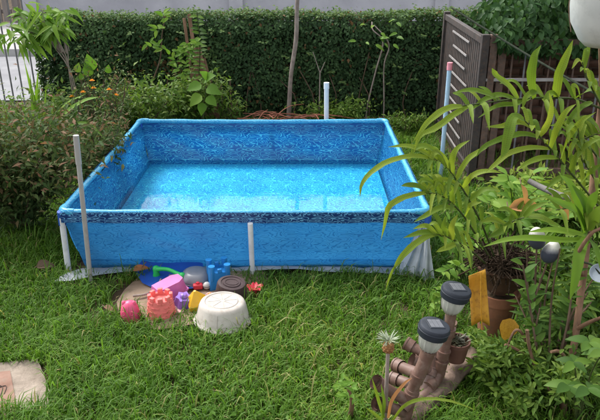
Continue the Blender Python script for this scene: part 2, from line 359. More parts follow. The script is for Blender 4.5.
def fernmat():
    m, nt, o = nodes('fern_leaf'); oi = nt.nodes.new('ShaderNodeObjectInfo')
    f = math_(nt, 'ADD', math_(nt, 'MULTIPLY', oi.outputs['Random'], .75), math_(nt, 'MULTIPLY', noise(nt, texco(nt), 9, 3), .25))
    r = ramp(nt, [(0, (.075, .145, .018)), (.45, (.13, .215, .026)), (.8, (.20, .275, .035)), (1, (.29, .32, .06))]); nt.links.new(f, r.inputs[0])
    vo = nt.nodes.new('ShaderNodeTexVoronoi'); vo.voronoi_dimensions = '2D'; vo.inputs['Randomness'].default_value = .12; vo.inputs['Scale'].default_value = 1
    nt.links.new(texco(nt, (4, 130, 1), 'UV'), vo.inputs['Vector'])
    sp = ramp(nt, [(.20, (1, 1, 1)), (.32, (0, 0, 0))]); nt.links.new(vo.outputs['Distance'], sp.inputs[0])
    col = mix(nt, math_(nt, 'MULTIPLY', sp.outputs[0], .38), r.outputs[0], (.09, .075, .012))
    principled(nt, o, col, .6, .18, None, .42, mix(nt, 1.0, col, (1.3, 1.25, .6), 'MULTIPLY')); return m
M['fern'] = fernmat()
def eggmat():
    m, nt, o = nodes('egg_shell'); t = nt.nodes.new('ShaderNodeTexCoord'); s = nt.nodes.new('ShaderNodeSeparateXYZ'); nt.links.new(t.outputs['Generated'], s.inputs[0])
    z = math_(nt, 'ADD', s.outputs[2], math_(nt, 'MULTIPLY', noise(nt, t.outputs['Generated'], 3, 3), .25))
    r = ramp(nt, [(.64, (.045, .05, .075)), (.76, (.22, .22, .25)), (.92, (.62, .60, .56))]); nt.links.new(z, r.inputs[0])
    principled(nt, o, r.outputs[0], .45, .4); return m
M['egg'] = eggmat()
def matmat():
    m, nt, o = nodes('mat_cloth'); v = texco(nt); r = ramp(nt, [(.3, (.17, .135, .105)), (.7, (.36, .30, .245))]); nt.links.new(noise(nt, v, 9, 6, .65), r.inputs[0])
    principled(nt, o, r.outputs[0], .95, .1, bump(nt, noise(nt, v, 40, 5, .7), .8, .012)); return m
M['mat'] = matmat()
M['matred'] = surf('mat_red_panel', (.20, .115, .085), (.28, .175, .135), 9, .9, .1, .6, .008, dirt=((.24, .19, .15), .7))
M['matline'] = surf('mat_dark_line', (.05, .035, .03), (.08, .06, .05), 9, .9)
M['lens'] = None
def glassmat():
    m, nt, o = nodes('clear_lens'); fr = nt.nodes.new('ShaderNodeFresnel'); fr.inputs[0].default_value = 1.6
    t = nt.nodes.new('ShaderNodeBsdfTransparent'); t.inputs[0].default_value = (.86, .88, .85, 1)
    g = nt.nodes.new('ShaderNodeBsdfGlossy'); g.inputs['Roughness'].default_value = .08; d = nt.nodes.new('ShaderNodeBsdfDiffuse'); d.inputs[0].default_value = (.80, .80, .74, 1)
    m0 = nt.nodes.new('ShaderNodeMixShader'); m0.inputs[0].default_value = .78; m1 = nt.nodes.new('ShaderNodeMixShader')
    tl = nt.nodes.new('ShaderNodeBsdfTranslucent'); tl.inputs[0].default_value = (.9, .9, .85, 1); md = nt.nodes.new('ShaderNodeMixShader'); md.inputs[0].default_value = .5
    nt.links.new(d.outputs[0], md.inputs[1]); nt.links.new(tl.outputs[0], md.inputs[2])
    nt.links.new(t.outputs[0], m0.inputs[1]); nt.links.new(md.outputs[0], m0.inputs[2]); nt.links.new(fr.outputs[0], m1.inputs[0])
    nt.links.new(m0.outputs[0], m1.inputs[1]); nt.links.new(g.outputs[0], m1.inputs[2]); nt.links.new(m1.outputs[0], o.inputs[0]); return m
M['lens'] = glassmat()
M['solarpanel'] = surf('solar_cell', (.10, .105, .12), (.15, .155, .17), 30, .4, .5, .05, .001)
M['chrome'] = surf('silver_reflector', (.6, .6, .58), (.75, .75, .72), 20, .25, .8, .05, .001)

# unit leaf meshes (length along +Y, face +Z)
def unit_leaf(name, ratio, mat, shape='ovate', droop=.22, fold=.2, n=7, wavy=0.0):
    t = np.linspace(0, 1, n)
    if shape == 'ovate': w = np.sin(np.pi * t ** .75) ** .85
    elif shape == 'lance': w = np.sin(np.pi * t ** .65)
    elif shape == 'heart': w = np.interp(t, [0, .05, .25, .5, .8, 1], [.25, .75, 1, .88, .4, 0])
    else: w = np.interp(t, [0, .15, .6, .9, 1], [.5, .9, 1, .5, 0])
    w[-1] = .01; P = np.zeros((n, 3, 3)); uv = np.zeros((n, 3, 2))
    for j, sx in enumerate((-1, 0, 1)):
        P[:, j, 0] = sx * w * ratio / 2; P[:, j, 1] = t
        P[:, j, 2] = -droop * t * t + abs(sx) * w * ratio * fold + (wavy * np.sin(t * 17 + sx) * abs(sx))
        uv[:, j, 0] = j / 2; uv[:, j, 1] = t
    mb = MB().grid(P, uv=uv); me = mb.mesh(name, smooth=80); me.materials.append(mat); return me
LF = {
    'bright': [unit_leaf('leaf', .30, M['bright'], 'lance', d) for d in (.15, .35, .5)],
    'heart': [unit_leaf('leaf', .8, M['bright'], 'heart', d, .12) for d in (.1, .25)],
    'oval': [unit_leaf('leaf', .48, M['midobj'], 'ovate', d, .15) for d in (.1, .25, .4)],
    'lance': [unit_leaf('leaf', .26, M['midobj'], 'lance', d, .2) for d in (.15, .3)],
    'lime': [unit_leaf('leaf', .42, M['bright'], 'ovate', d, .15, wavy=.02) for d in (.15, .35)],
    'dry': [unit_leaf('leaf', .5, M['dry'], 'ovate', .25, .35)],
}
def ribbon(name, parent, pts, width, mat, n=12, face=None, wavy=.07, taper='fern', fold=.14):
    p = catmull(pts, n); t = nrm(np.gradient(p, axis=0)); s = np.linspace(0, 1, n)
    w = {'fern': np.interp(s, [0, .12, .5, .8, 1], [.5, .9, 1, .62, .03]), 'blade': np.interp(s, [0, .4, .8, 1], [.7, 1, .6, .04])}[taper] * width
    f = np.array([U(-.35, .35), -.65, .8]) if face is None else np.asarray(face, float)
    X = nrm(np.cross(t, f)); N = np.cross(X, t); ph = U(0, 6)
    ln = np.concatenate([[0], np.cumsum(np.linalg.norm(np.diff(p, axis=0), axis=1))]); R = []; uv = []
    for k, sx in enumerate((-1, -.5, 0, .5, 1)):
        ww = w * .5 * (1 + (wavy * np.sin(ln * 95 + ph + sx) if abs(sx) == 1 else 0))
        R.append(p + X * (sx * ww)[:, None] + N * (abs(sx) * fold * w + (wavy * .25 * w * np.sin(ln * 70 + ph * 2 + sx * 3) if abs(sx) == 1 else 0))[:, None])
        uv.append(np.stack([np.full(n, (sx + 1) / 2), ln], 1))
    return part(name, MB().grid(np.stack(R, 1), uv=np.stack(uv, 1)), mat, parent, smooth=80)

# ================================================================== SETTING
# ground: one sheet, gently uneven near the camera
def ground():
    e = np.concatenate([[-90, -30, -12, -7], np.linspace(-5, 5, 61), [7, 12, 30, 90]]); yy = np.concatenate([[-60, -15, -4], np.linspace(0, 8, 49), [9, 14, 30, 90, 200]])
    X, Y = np.meshgrid(e, yy); Z = np.where((np.abs(X) < 5) & (Y < 6.3) & (Y > .2), (fbm(X * 2, Y * 2) - .5) * .03, 0) - .015
    o = part('ground', MB().grid(np.stack([X, Y, Z], -1)), M['soil'], smooth=60); tag(o, kind='structure')
ground()
st = part('street', MB().grid(np.array([[(x, y, .0) for x in np.linspace(-60, 60, 9)] for y in (8.1, 9.6, 11.5)])), M['asphalt']); tag(st, kind='structure')
sw = part('sidewalk', MB().box((0, 13.36, .03), (120, 3.65, .16)), M['concrete'], bevel=.02); tag(sw, kind='structure')
for i in range(24):
    part('kerb_stone', MB().box((-12 + i * 1.0, 11.46, .035), (.985, .14, .17)), M['concrete'], sw, bevel=.012)

wall = thing('roadside_wall', 'long grey plastered wall across the street behind the hedge', 'wall', (0, 15.2, 0))
part('wall_body', MB().box((8.4, 15.2, .95), (29, .2, 2.0)), M['plaster'], wall); part('coping', MB().box((8.4, 15.2, 1.98), (29, .28, .08)), M['concrete'], wall)
for x in (-5.9, -1.4, 3.1, 7.6): part('pilaster', MB().box((x, 15.07, .95), (.3, .1, 1.98)), M['plaster'], wall)
gate = thing('slatted_gate', 'weathered brown grey slatted gate across the street', 'gate', (-9, 15.2, 0))
for k in range(34): part('slat', MB().box((-11.4 + k * .148, 15.18, .98), (.105, .03, 1.7 + U(-.02, .02)), var=U(0, 1)), M['woodslat'], gate)
for z in (.35, 1.5): part('rail', MB().box((-8.95, 15.22, z), (5.1, .05, .09)), M['woodslat'], gate)
for x in (-11.6, -6.28): part('post', MB().box((x, 15.22, 1.0), (.13, .13, 1.95)), M['woodslat'], gate)

# railing of thin rods at the end of the hedge
rl = thing('rod_railing', 'thin grey vertical rods of the street railing beyond the leafy sapling', 'railing', gb(10, 110, 5.0))
for u in (-22, -8, 6, 15, 25, 38):
    b = py(u, 105, 5.0); part('rod', MB().tube([(b[0], 7.2, -.02), (b[0] - .01, 7.2, 1.36)], .0085, 6), M['rail'], rl)
for z in (.03, 1.35): part('rail', MB().box((-3.25, 7.2, z), (.95, .03, .025)), M['rail'], rl)

# ---------------------------------------------------------------- hedge
HX0, HX1 = -2.78, 2.7
def hedge():
    h = thing('hedge', 'long dark green clipped hedge covered in small leaves behind the pool', 'hedge', (-.5, 7.4, 0))
    xs = np.linspace(HX0 + .05, HX1, 60); zs = np.linspace(0, 1.0, 10)
    bulge = lambda x, z: (fbm(x * 2.3, z * 2.6 + 5) - .5) * .30
    topz = lambda x: 1.12 + (fbm(x * 1.7, 3) - .5) * .10
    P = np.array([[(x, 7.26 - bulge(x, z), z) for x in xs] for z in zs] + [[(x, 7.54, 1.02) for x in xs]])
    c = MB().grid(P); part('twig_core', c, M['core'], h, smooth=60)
    mb = MB(); n = 34000; x = RNG.uniform(HX0, HX1, n); z = RNG.uniform(0, 1, n) ** .85 * topz(x)
    y = 7.22 - bulge(x, z) - RNG.random(n) ** 2 * .07 + .05 * RNG.random(n) + .10 * np.clip((z - .98) / .15, 0, 1)
    D = np.stack([RNG.normal(0, .7, n), RNG.normal(-.45, .3, n), RNG.normal(-.45, .5, n)], 1); N = np.stack([RNG.normal(0, .45, n), RNG.normal(-.9, .3, n), RNG.normal(.6, .4, n)], 1)
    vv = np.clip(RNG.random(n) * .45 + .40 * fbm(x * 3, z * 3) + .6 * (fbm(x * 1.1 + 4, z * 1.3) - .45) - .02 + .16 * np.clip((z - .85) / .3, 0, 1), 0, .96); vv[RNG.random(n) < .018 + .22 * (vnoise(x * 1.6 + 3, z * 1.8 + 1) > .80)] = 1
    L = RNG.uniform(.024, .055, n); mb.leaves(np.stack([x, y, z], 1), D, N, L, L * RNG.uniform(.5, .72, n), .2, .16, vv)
    n = 11000; x = RNG.uniform(HX0, HX1, n); y = RNG.uniform(7.2, 7.62, n); z = topz(x) + RNG.normal(0, .022, n) - .02
    D = np.stack([RNG.normal(0, 1, n), RNG.normal(0, 1, n), RNG.normal(.3, .4, n)], 1); N = np.stack([RNG.normal(0, .4, n), RNG.normal(-.2, .4, n), np.ones(n)], 1)
    vv = np.clip(.45 + .5 * RNG.random(n), 0, .95); vv[RNG.random(n) < .05] = 1; L = RNG.uniform(.026, .048, n)
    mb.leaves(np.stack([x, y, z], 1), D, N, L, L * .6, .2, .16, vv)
    n = 2600; y = RNG.uniform(7.2, 7.62, n); z = RNG.uniform(0, 1.1, n); x = HX0 - .01 - RNG.random(n) * .05 + (fbm(y * 3, z * 3) - .5) * .1
    D = np.stack([RNG.normal(-.5, .4, n), RNG.normal(0, .6, n), RNG.normal(-.4, .5, n)], 1); N = np.stack([RNG.normal(-.9, .3, n), RNG.normal(0, .4, n), RNG.normal(.6, .3, n)], 1)
    mb.leaves(np.stack([x, y, z], 1), D, N, .038, .024, .2, .16, RNG.random(n) * .8)
    for k in range(130):                                    # stray shoots along the top and out of the face
        x0 = U(HX0, HX1); tp = random.random() < .6; b0 = np.array([x0, 7.3, topz(x0) - .03]) if tp else np.array([x0, 7.13, U(.25, 1.0)]); d = np.array([U(-.5, .5), U(-.5, .1), 1.0]) if tp else np.array([U(-.8, .8), -.8, U(-.2, .8)])
        tt = np.linspace(.15, 1, 9)[:, None] * U(.05, .13); Pk = b0 + nrm(d) * tt; a = RNG.uniform(0, 6.28, 9); mb.leaves(Pk, np.stack([np.cos(a), np.sin(a) * .6 - .3, RNG.uniform(-.2, .6, 9)], 1), np.tile([0, -.6, .8], (9, 1)), .036, .021, .2, .16, RNG.uniform(.7, .95, 9))
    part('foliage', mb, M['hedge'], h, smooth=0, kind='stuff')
    for k in range(14):                                     # bare woody stems low in the hedge
        x = U(-2.6, 1.4); part('stem', MB().tube([(x, 7.18, 0), (x + U(-.06, .06), 7.14, .25), (x + U(-.15, .15), 7.18, U(.4, .75))], [.008, .005], 5, n=6), M['twig'], h)
hedge()

# ---------------------------------------------------------------- lawn
POOL = dict(x0=-1.374, x1=.735, y0=3.50, y1=5.53, H=.417, inset=.075)
def lawn():
    n = 270000; x = RNG.uniform(-3.7, 3.5, n); y = 1.9 + 5.2 * RNG.random(n) ** 1.45
    keep = np.abs(x) < .47 * y + .45
    keep &= ~((x > POOL['x0'] - .01) & (x < POOL['x1'] + .01) & (y > POOL['y0'] + .05) & (y < POOL['y1'] + .02))
    keep &= ~((x < np.interp(y, [2.2, 2.33, 2.62], [-1.09, -1.09, -1.195])) & (y < 2.60) & (x > -2) & (y > 2.3 + .30 * (x + 1.09)))              # under the mat
    bare = fbm(x * 2.6, y * 2.6)
    keep &= RNG.random(n) < np.clip(1.25 - np.clip((y - 6.3) / .6, 0, 1) * .75, 0, 1)
    keep &= ~((x > .95) & (y < 4.0) & (RNG.random(n) < .55))
    keep &= ~((x > 1.35) & (y > 5.0) & (RNG.random(n) < .85))
    ell = ((x + .70) / .46) ** 2 + ((y - 3.27) / .30) ** 2; keep &= ~(ell < .62); keep &= ~((y > 3.50) & (y < 3.62) & (x > -1.36) & (x < .68)); keep &= ~((x > -1.38) & (x < -1.05) & (y > 3.36) & (y < 3.55) & (RNG.random(n) < .8))
    keep &= ~((bare > .72) & (RNG.random(n) < .65))
    x, y = x[keep], y[keep]; n = len(x)
    cl = fbm(x * 3.1 + 5, y * 3.1); lg = .55 + .9 * fbm(x * 1.3 + 20, y * 1.3 + 3)
    L = RNG.uniform(.045, .115, n) * lg * np.where(RNG.random(n) < .09, 1.6, 1); L = np.where((x < -.6) & (y < 3.5), L * 1.18, L)
    Wd = RNG.uniform(.0038, .0078, n); az = RNG.uniform(0, 2 * np.pi, n) + 2.5 * cl
    d = np.stack([np.cos(az), np.sin(az), np.zeros(n)], 1); X = np.stack([-np.sin(az + .5), np.cos(az + .5), np.zeros(n)], 1)
    lean = RNG.uniform(.25, .95, n)[:, None]; z0 = np.array([0, 0, 1.])
    b = np.stack([x, y, (fbm(x * 2, y * 2) - .5) * .03 - .015], 1); Lc = L[:, None]
    c1 = b + Lc * (.40 * z0 + .14 * lean * d); c2 = b + Lc * ((.74 - .15 * lean) * z0 + .42 * lean * d); c3 = b + Lc * ((.98 - .5 * lean) * z0 + .95 * lean * d)
    w = Wd[:, None] * X * .5
    V = np.stack([b - w, b + w, c1 - w, c1 + w, c2 - w * .75, c2 + w * .75, c3], 1); k = (np.arange(n) * 7)[:, None, None]
    q = np.array([(0, 1, 3, 2), (2, 3, 5, 4)])[None] + k; t = np.array([(4, 5, 6)])[None] + k
    # drier, yellower patch in the middle front of the lawn
    dry = np.exp(-(((x - .15) / .36) ** 2 + ((y - 2.6) / .42) ** 2)); var = np.clip(.12 + .42 * RNG.random(n) + .38 * (cl - .3) + .20 * dry, 0, .9)
    var = np.where(RNG.random(n) < .04 + .12 * dry, .9 + .1 * RNG.random(n), var)
    mb = MB().add(V, tris=t.reshape(-1, 3), quads=q.reshape(-1, 4), var=np.repeat(var, 7))
    # broad weed leaves
    m = 5200; wx = RNG.uniform(-2.6, 1.6, m); wy = 1.95 + 4.4 * RNG.random(m) ** 1.4; kk = (vnoise(wx * 1.9 + 7, wy * 1.9) > .52) & ~((wx > -1.3) & (wx < .7) & (wy > 3.5) & (wy < 5.6))
    kk &= ~(((wx + .70) / .46) ** 2 + ((wy - 3.27) / .30) ** 2 < .9); kk &= ~((wx < -1.0) & (wy < 2.75)); wx, wy = wx[kk], wy[kk]; m = len(wx)
    a = RNG.uniform(0, 6.28, m); D = np.stack([np.cos(a), np.sin(a), RNG.uniform(.1, .7, m)], 1); N = np.stack([RNG.normal(0, .3, m), RNG.normal(0, .3, m), np.ones(m)], 1)
    LL = RNG.uniform(.018, .042, m); mb.leaves(np.stack([wx, wy, RNG.uniform(.008, .04, m)], 1), D, N, LL, LL * .45, .25, .15, .2 + .4 * RNG.random(m), hi=False)
    o = part('grass', mb, M['grass'], smooth=0); tag(o, 'long uneven green lawn grass around the pool', 'grass', kind='stuff')
lawn()

# ================================================================== POOL
def pool():
    x0, x1, y0, y1, H, ins = (POOL[k] for k in ('x0', 'x1', 'y0', 'y1', 'H', 'inset'))
    p = thing('frame_pool', 'rectangular blue swirl patterned frame pool with white legs on the lawn', 'pool', ((x0 + x1) / 2, (y0 + y1) / 2, 0))
    cor = [(x0, y0), (x1, y0), (x1, y1), (x0, y1)]; cen = np.array([(x0 + x1) / 2, (y0 + y1) / 2])
    bot = [tuple(np.array(c) - ins * np.sign(np.array(c) - cen)) for c in cor]
    na, nb = 60, 14
    for s in range(4):
        a, b = np.array(cor[s]), np.array(cor[(s + 1) % 4]); c, d = np.array(bot[s]), np.array(bot[(s + 1) % 4])
        out = nrm(np.array([(b - a)[1], -(b - a)[0]])); ln = np.linalg.norm(b - a); P = np.zeros((nb, na, 3)); uv = np.zeros((nb, na, 2))
        for i, t in enumerate(np.linspace(0, 1, nb)):
            for j, q in enumerate(np.linspace(0, 1, na)):
                xy = (a * (1 - q) + b * q) * (1 - t) + (c * (1 - q) + d * q) * t
                env = math.sin(math.pi * q) ** .5; z = (H - .01) * (1 - t) + .012 * t
                bul = .022 * math.sin(math.pi * min(1, t * 1.05)) ** 1.0 * env * t * 1.6
                wr = (.020 * (vnoise(q * 9 + s * 7 + t * 3, t * 2.5) - .5) + .010 * (vnoise(q * 24 - t * 8 + s * 3, t * 4) - .5)) * min(1, t * 3) * min(1, (1 - t) * 4 + .15)
                crease = -.022 * math.exp(-((q * ln * .9 - .15 - (t) * .75) / .03) ** 2) * (t > .12) * (s == 0) * math.sin(math.pi * t)
                P[i, j, :2] = xy + out * (bul + wr + crease); P[i, j, 2] = z; uv[i, j] = (q * ln + s * 2.7, z)
        part('liner_wall', MB().grid(P, uv=uv), M['linerfront'] if s == 0 else M['liner'], p, smooth=80)
        # frame tube in its sleeve and the darker printed hem below it
        A, B = np.array([*a, H]), np.array([*b, H]); dirv = nrm(B - A); rr = .018
        pts = catmull([A + dirv * .03, A + (B - A) * .25 + [0, 0, -.004], (A + B) / 2 + [0, 0, -.006], A + (B - A) * .75 + [0, 0, -.004], B - dirv * .03], 24)
        part('rim_sleeve', MB().tube(pts, rr + .002 * np.sin(np.arange(24) * 1.7), 14), M['rimtoplit'], p, smooth=60)
        hem = []; huv = []
        for t in (0, .5, 1):
            row = []; ru = []
            for q in np.linspace(0, 1, 40):
                m = A + (B - A) * q + np.array([*(out * (rr + .0035 - .004 * t)), 0]); z = H + .006 - .066 * t + .003 * math.sin(q * 31 + s) * t
                row.append((m[0], m[1], z)); ru.append((q * ln, z))
            hem.append(row); huv.append(ru)
        part('rim_hem', MB().grid(np.array(hem), uv=np.array(huv)), M['rim'], p, smooth=80)
    # floor
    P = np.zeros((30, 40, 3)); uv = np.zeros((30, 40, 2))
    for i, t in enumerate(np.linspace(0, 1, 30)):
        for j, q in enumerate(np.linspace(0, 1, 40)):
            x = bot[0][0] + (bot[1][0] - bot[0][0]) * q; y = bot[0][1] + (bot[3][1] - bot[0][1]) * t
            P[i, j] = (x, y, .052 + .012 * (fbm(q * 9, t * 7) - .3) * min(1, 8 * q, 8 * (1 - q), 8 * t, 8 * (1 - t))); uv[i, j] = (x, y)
    part('liner_floor', MB().grid(P, uv=uv), M['floorlinerlit'], p, smooth=80)
    # legs: four corners and one in the middle of each long side
    feet = [(-1.405, 3.56), (.742, 3.43), (.735, y1 + .03), (-1.39, y1 + .03)]
    for (cx, cy), (fx, fy) in zip(cor, feet):
        part('leg', MB().tube([(cx, cy, H - .03), (fx, fy, -.01)], .0175, 12), M['legwhite'], p)
        sx, sy = np.sign(cx - cen[0]), np.sign(cy - cen[1])
        cap = MB().tube([(cx - sx * .075, cy, H + .001), (cx - sx * .03, cy, H + .003), (cx, cy - sy * .03, H + .003), (cx, cy - sy * .075, H + .001)], .0215, 12, n=10)
        part('rim_elbow', cap, M['rimtoplit'], p, smooth=60); cap = MB().tube([(cx, cy, H + .004), (cx + (fx - cx) * .22, cy + (fy - cy) * .22, H * .80)], .0215, 12)
        part('corner_cap', cap, M['cornerblue'], p, smooth=60)
    for yy, s in ((y0, -1), (y1, 1)):
        mx = -.285; part('leg', MB().tube([(mx, yy + s * .034, H - .055), (mx + .002, yy + s * .012 - s * .0, .0)], .0155, 12), M['legwhite'], p)
    # white ground sheet showing round the foot of the liner
    q = np.linspace(0, 1, 60); P = []
    for t in np.linspace(0, 1, 6):
        row = []
        for s in q:
            x = bot[0][0] - .03 + (bot[1][0] - bot[0][0] + .06) * s; wv = .055 + .035 * vnoise(s * 7, 2) + .10 * math.exp(-(s / .10) ** 2) + .06 * math.exp(-((1 - s) / .12) ** 2)
            row.append((x - .10 * t * (s < .12) * (1 - s / .12) + .07 * t * max(0, (s - .9) / .1), bot[0][1] + .02 - t * (wv + .02), .012 + .020 * math.sin(t * 2.6) + .014 * (vnoise(s * 26, t * 3) - .5) + .02 * t * vnoise(s * 9, 7)))
        P.append(row)
    part('ground_sheet', MB().grid(np.array(P)), M['sheet'], p, smooth=80, label='white ground sheet edge showing below the front of the pool')
    # loose sheet bunched up against the right front leg
    top = np.array([.722, 3.50, .335]); P = []
    for t in np.linspace(0, 1, 14):
        row = []
        for s in np.linspace(0, 1, 22):
            wid = .030 + .15 * t ** 1.3; fo = .022 * math.sin(s * 21 + 1.2 * t) * (.3 + .7 * t)
            row.append((top[0] - wid * (1 - s) + .055 * t * s + .01, top[1] - .03 + fo - .07 * t * s + .035 * (1 - s), top[2] * (1 - t) + .02 + .03 * (1 - s) * (1 - t) ** 2))
        P.append(row)
    part('loose_sheet', MB().grid(np.array(P)), M['sheet'], p, smooth=80, label='white crumpled plastic sheet bunched at the pool corner')
    # shallow water
    wz = .085; k = ins * (1 - wz / H) + .004
    w = part('water', MB().grid(np.array([[(x, y, wz) for x in np.linspace(x0 + k, x1 - k, 30)] for y in np.linspace(y0 + k - .02, y1 - k + .006, 24)])), M['water'], smooth=80)
    tag(w, 'shallow clear water lying in the bottom of the blue pool', 'water', kind='structure')
pool()

# ================================================================== IRON FENCE AND WALL AT THE RIGHT
FA, FB = np.array([1.45, 6.75]), np.array([1.40, 5.1])          # side run: far end, near corner
def side_fence():
    f = thing('iron_fence', 'dark iron fence run with pale diagonal slats beside the hedge end', 'fence', (FB[0], FB[1], 0))
    d = FB - FA; ln = np.linalg.norm(d); dn = d / ln; out = np.array([dn[1], -dn[0]]); rz = math.atan2(dn[1], dn[0]); at = lambda s, o=0: FA + dn * s + out * o
    if out[0] > 0: out = -out
    for z, th in ((1.15, .055), (.10, .05)): part('rail', MB().box((*at(ln / 2), z), (ln, .045, th), rz), M['iron'], f, bevel=.004)
    for s in (0, ln): part('post', MB().box((*at(s), .6), (.06, .06, 1.2), rz), M['iron'], f, bevel=.004)
    n = 24
    for k in range(n):
        s = ln * (k + .5) / n; part('bar', MB().box((*at(s), .62), (.05, .012, 1.02), rz), M['iron'], f)
    for k, z in enumerate(np.linspace(.14, 1.08, 9)):            # pale laths fixed across the bars
        part('slat', MB().box((*at(ln * .52 + U(-.08, .05), .028), z), (ln * (.50 + U(-.14, .06)), .008, .015), rz), M['slat'], f)
    return f
side_fence()
def front_fence():
    f = thing('barred_fence', 'rusty brown vertical bar fence behind the fern at the garden edge', 'fence', (2.2, 5.1, 0))
    x0, x1, Y = 1.43, 3.3, 5.1
    part('post', MB().box((1.465, Y, .6), (.055, .055, 1.2)), M['rustiron'], f, bevel=.004)
    part('panel_board', MB().box((1.545, Y + .01, .58), (.055, .02, 1.1)), M['rustiron'], f)
    for z, th in ((1.14, .05), (.86, .022), (.12, .04)): part('rail', MB().box(((x0 + x1) / 2, Y - .012, z), (x1 - x0, .03, th)), M['slat'] if th < .03 else M['rustiron'], f, bevel=.003)
    x = 1.63
    k = 0
    while x < x1:
        part('bar', MB().tube([(x, Y + .012, .1), (x + U(-.004, .004), Y + .012, 1.13)], U(.006, .0085), 6), M['rail'] if k % 3 == 1 else M['rustiron'], f); x += .098 + U(-.008, .008); k += 1
front_fence()
def back_wall():
    w = thing('brick_wall', 'low dark red brick wall in shade behind the barred fence', 'wall', (2.7, 6.0, 0))
    part('mortar_core', MB().box((2.85, 6.06, .5), (2.6, .10, 1.0)), M['mortar'], w)
    bl = MB().box((0, 0, 0), (.205, .115, .06)).mesh('brick'); bl.materials.append(M['brick'])
    for r in range(14):
        for c in range(12):
            x = 1.66 + c * .217 + (.108 if r % 2 else 0)
            o = bpy.data.objects.new('brick', bl); COL.objects.link(o); o.parent = w; o.location = (x + U(-.004, .004) - 2.7, 6.045 + U(-.006, .006) - 6.0, .035 + r * .0715); o.rotation_euler = (U(-.02, .02), U(-.03, .03), U(-.05, .05)); BASE[o] = BASE[w]
    d = thing('ivy', 'glossy dark green ivy heaped over the top of the barred fence', 'ivy', (2.4, 5.5, 0)); mb = MB(); n = 9000
    x = RNG.uniform(1.50, 3.5, n); y = RNG.uniform(5.0, 5.9, n); top = 1.34 + .28 * fbm(x * 2, y * 2) - .12 * np.clip((1.75 - x) / .25, 0, 1); low = .98 + .16 * fbm(x * 3.3, 4 + y)
    z = low + (top - low) * RNG.random(n) ** .8; y = np.where(z < 1.18, np.minimum(y, 5.45), y)
    D = np.stack([RNG.normal(0, .6, n), RNG.normal(-.5, .4, n), RNG.normal(-.6, .4, n)], 1); N = np.stack([RNG.normal(0, .4, n), RNG.normal(-.7, .3, n), RNG.normal(.8, .4, n)], 1)
    L = RNG.uniform(.04, .085, n); mb.leaves(np.stack([x, y, z], 1), D, N, L, L * .62, .25, .15, np.clip(.6 * RNG.random(n) + .5 * (fbm(x * 5, z * 5) - .2), 0, 1), hi=True)
    part('foliage', mb, M['ivy'], d, smooth=0, kind='stuff')
    for k in range(16):
        xx = U(1.6, 3.4); part('stem', MB().tube([(xx, 5.5, 0), (xx + U(-.1, .1), 5.45, .7), (xx + U(-.15, .15), 5.35, 1.1), (xx + U(-.3, .3), 5.25, U(1.15, 1.3))], [.010, .004], 5, n=12), M['twig'], d)
back_wall()

def pole(name, label, top, foot, r, mat, cat='pole', capn=None):
    o = thing(name, label, cat, foot); part('pipe', MB().tube([foot - np.array([0, 0, .03]), top], r, 14), mat, o, smooth=50); d = nrm(top - foot)
    if capn: part(capn[0], MB().tube([top - d * capn[1], top + d * .004], r * capn[3], 14), capn[2], o, smooth=50)
    return o
pf = pz(90, 272, .02)
pole('pipe_pole', 'dull grey plastic pipe standing upright against the front pool corner', py(76, 136, 2.06), py(90, 276, 2.06), .0135, M['pvcgrey'], capn=('pipe_collar', .16, M['pvcgrey'], 1.18))
t_ = py(326.5, 83, 3.80); pole('pipe_pole', 'short white capped pipe standing behind the far pool rim', t_, np.array([t_[0] + .01, t_[1], 0]), .021, M['pvcwhite'], capn=('pipe_cap', .05, M['pvcwhite'], 1.16))
t_ = py(450, 63, 3.45); f_ = py(442, 158, 3.45); f_ = t_ + (f_ - t_) * (t_[2] / (t_[2] - f_[2])); pole('pipe_pole', 'pale blue pipe with pink top leaning by the iron fence', t_, f_, .018, M['pvcblue'], capn=('pipe_cap', .055, M['pinkcap'], 1.2))
cb = [py(452, 8, 3.6), py(500, 38, 3.0), py(545, 65, 2.5), py(602, 97, 2.05), py(640, 114, 1.9)]
o = part('garden_cable', MB().tube(cb, .007, 8, n=30), M['cable'], smooth=60); tag(o, 'dark green cable strung diagonally in front of the ivy and fence', 'cable')

# ================================================================== TREES, SHRUBS AND STICKS ALONG THE BACK
t = thing('bare_tree', 'slender pale grey trunk standing against the hedge behind the pool', 'tree', gb(290, 118, 4.75))
part('trunk', MB().tube([(gb(289, 118, 4.75) - [0, 0, .015]), py(289, 112, 4.75), py(291, 75, 4.74), py(296, 40, 4.72), py(297, 8, 4.70), py(300, -40, 4.68)], [.028, .026, .022, .024, .021, .017], 10, n=24), M['palebark'], t, smooth=60)
o = thing('forked_stick', 'thin pale stick with a forked top in front of the hedge', 'stick', gb(319, 112, 4.7))
b_ = gb(319, 112, 4.7); fk = py(320, 73, 4.7)
part('stem', MB().tube([b_, fk], [.008, .0065], 6), M['palebark'], o)
for e in ((313, 52), (325, 62)): part('fork', MB().tube([fk, py(*e, 4.68)], [.006, .003], 6), M['palebark'], o)
o = thing('bare_vine', 'two pale crossing vine stems with yellowish leaf tips on the hedge', 'vine', gb(368, 104, 4.78))
part('stem', MB().tube([(gb(366, 104, 4.8) - [0, 0, .015]), py(368, 103, 4.8), py(376, 70, 4.8), py(383, 42, 4.78), py(373, 30, 4.8), py(372, 22, 4.85)], [.009, .008, .006], 6, n=20), M['palebark'], o)
part('stem', MB().tube([(gb(384, 106, 4.78) - [0, 0, .015]), py(384, 103, 4.78), py(384, 66, 4.78), py(389, 48, 4.76), py(386, 38, 4.74), py(374, 25, 4.8)], [.008, .007, .005], 6, n=20), M['palebark'], o)
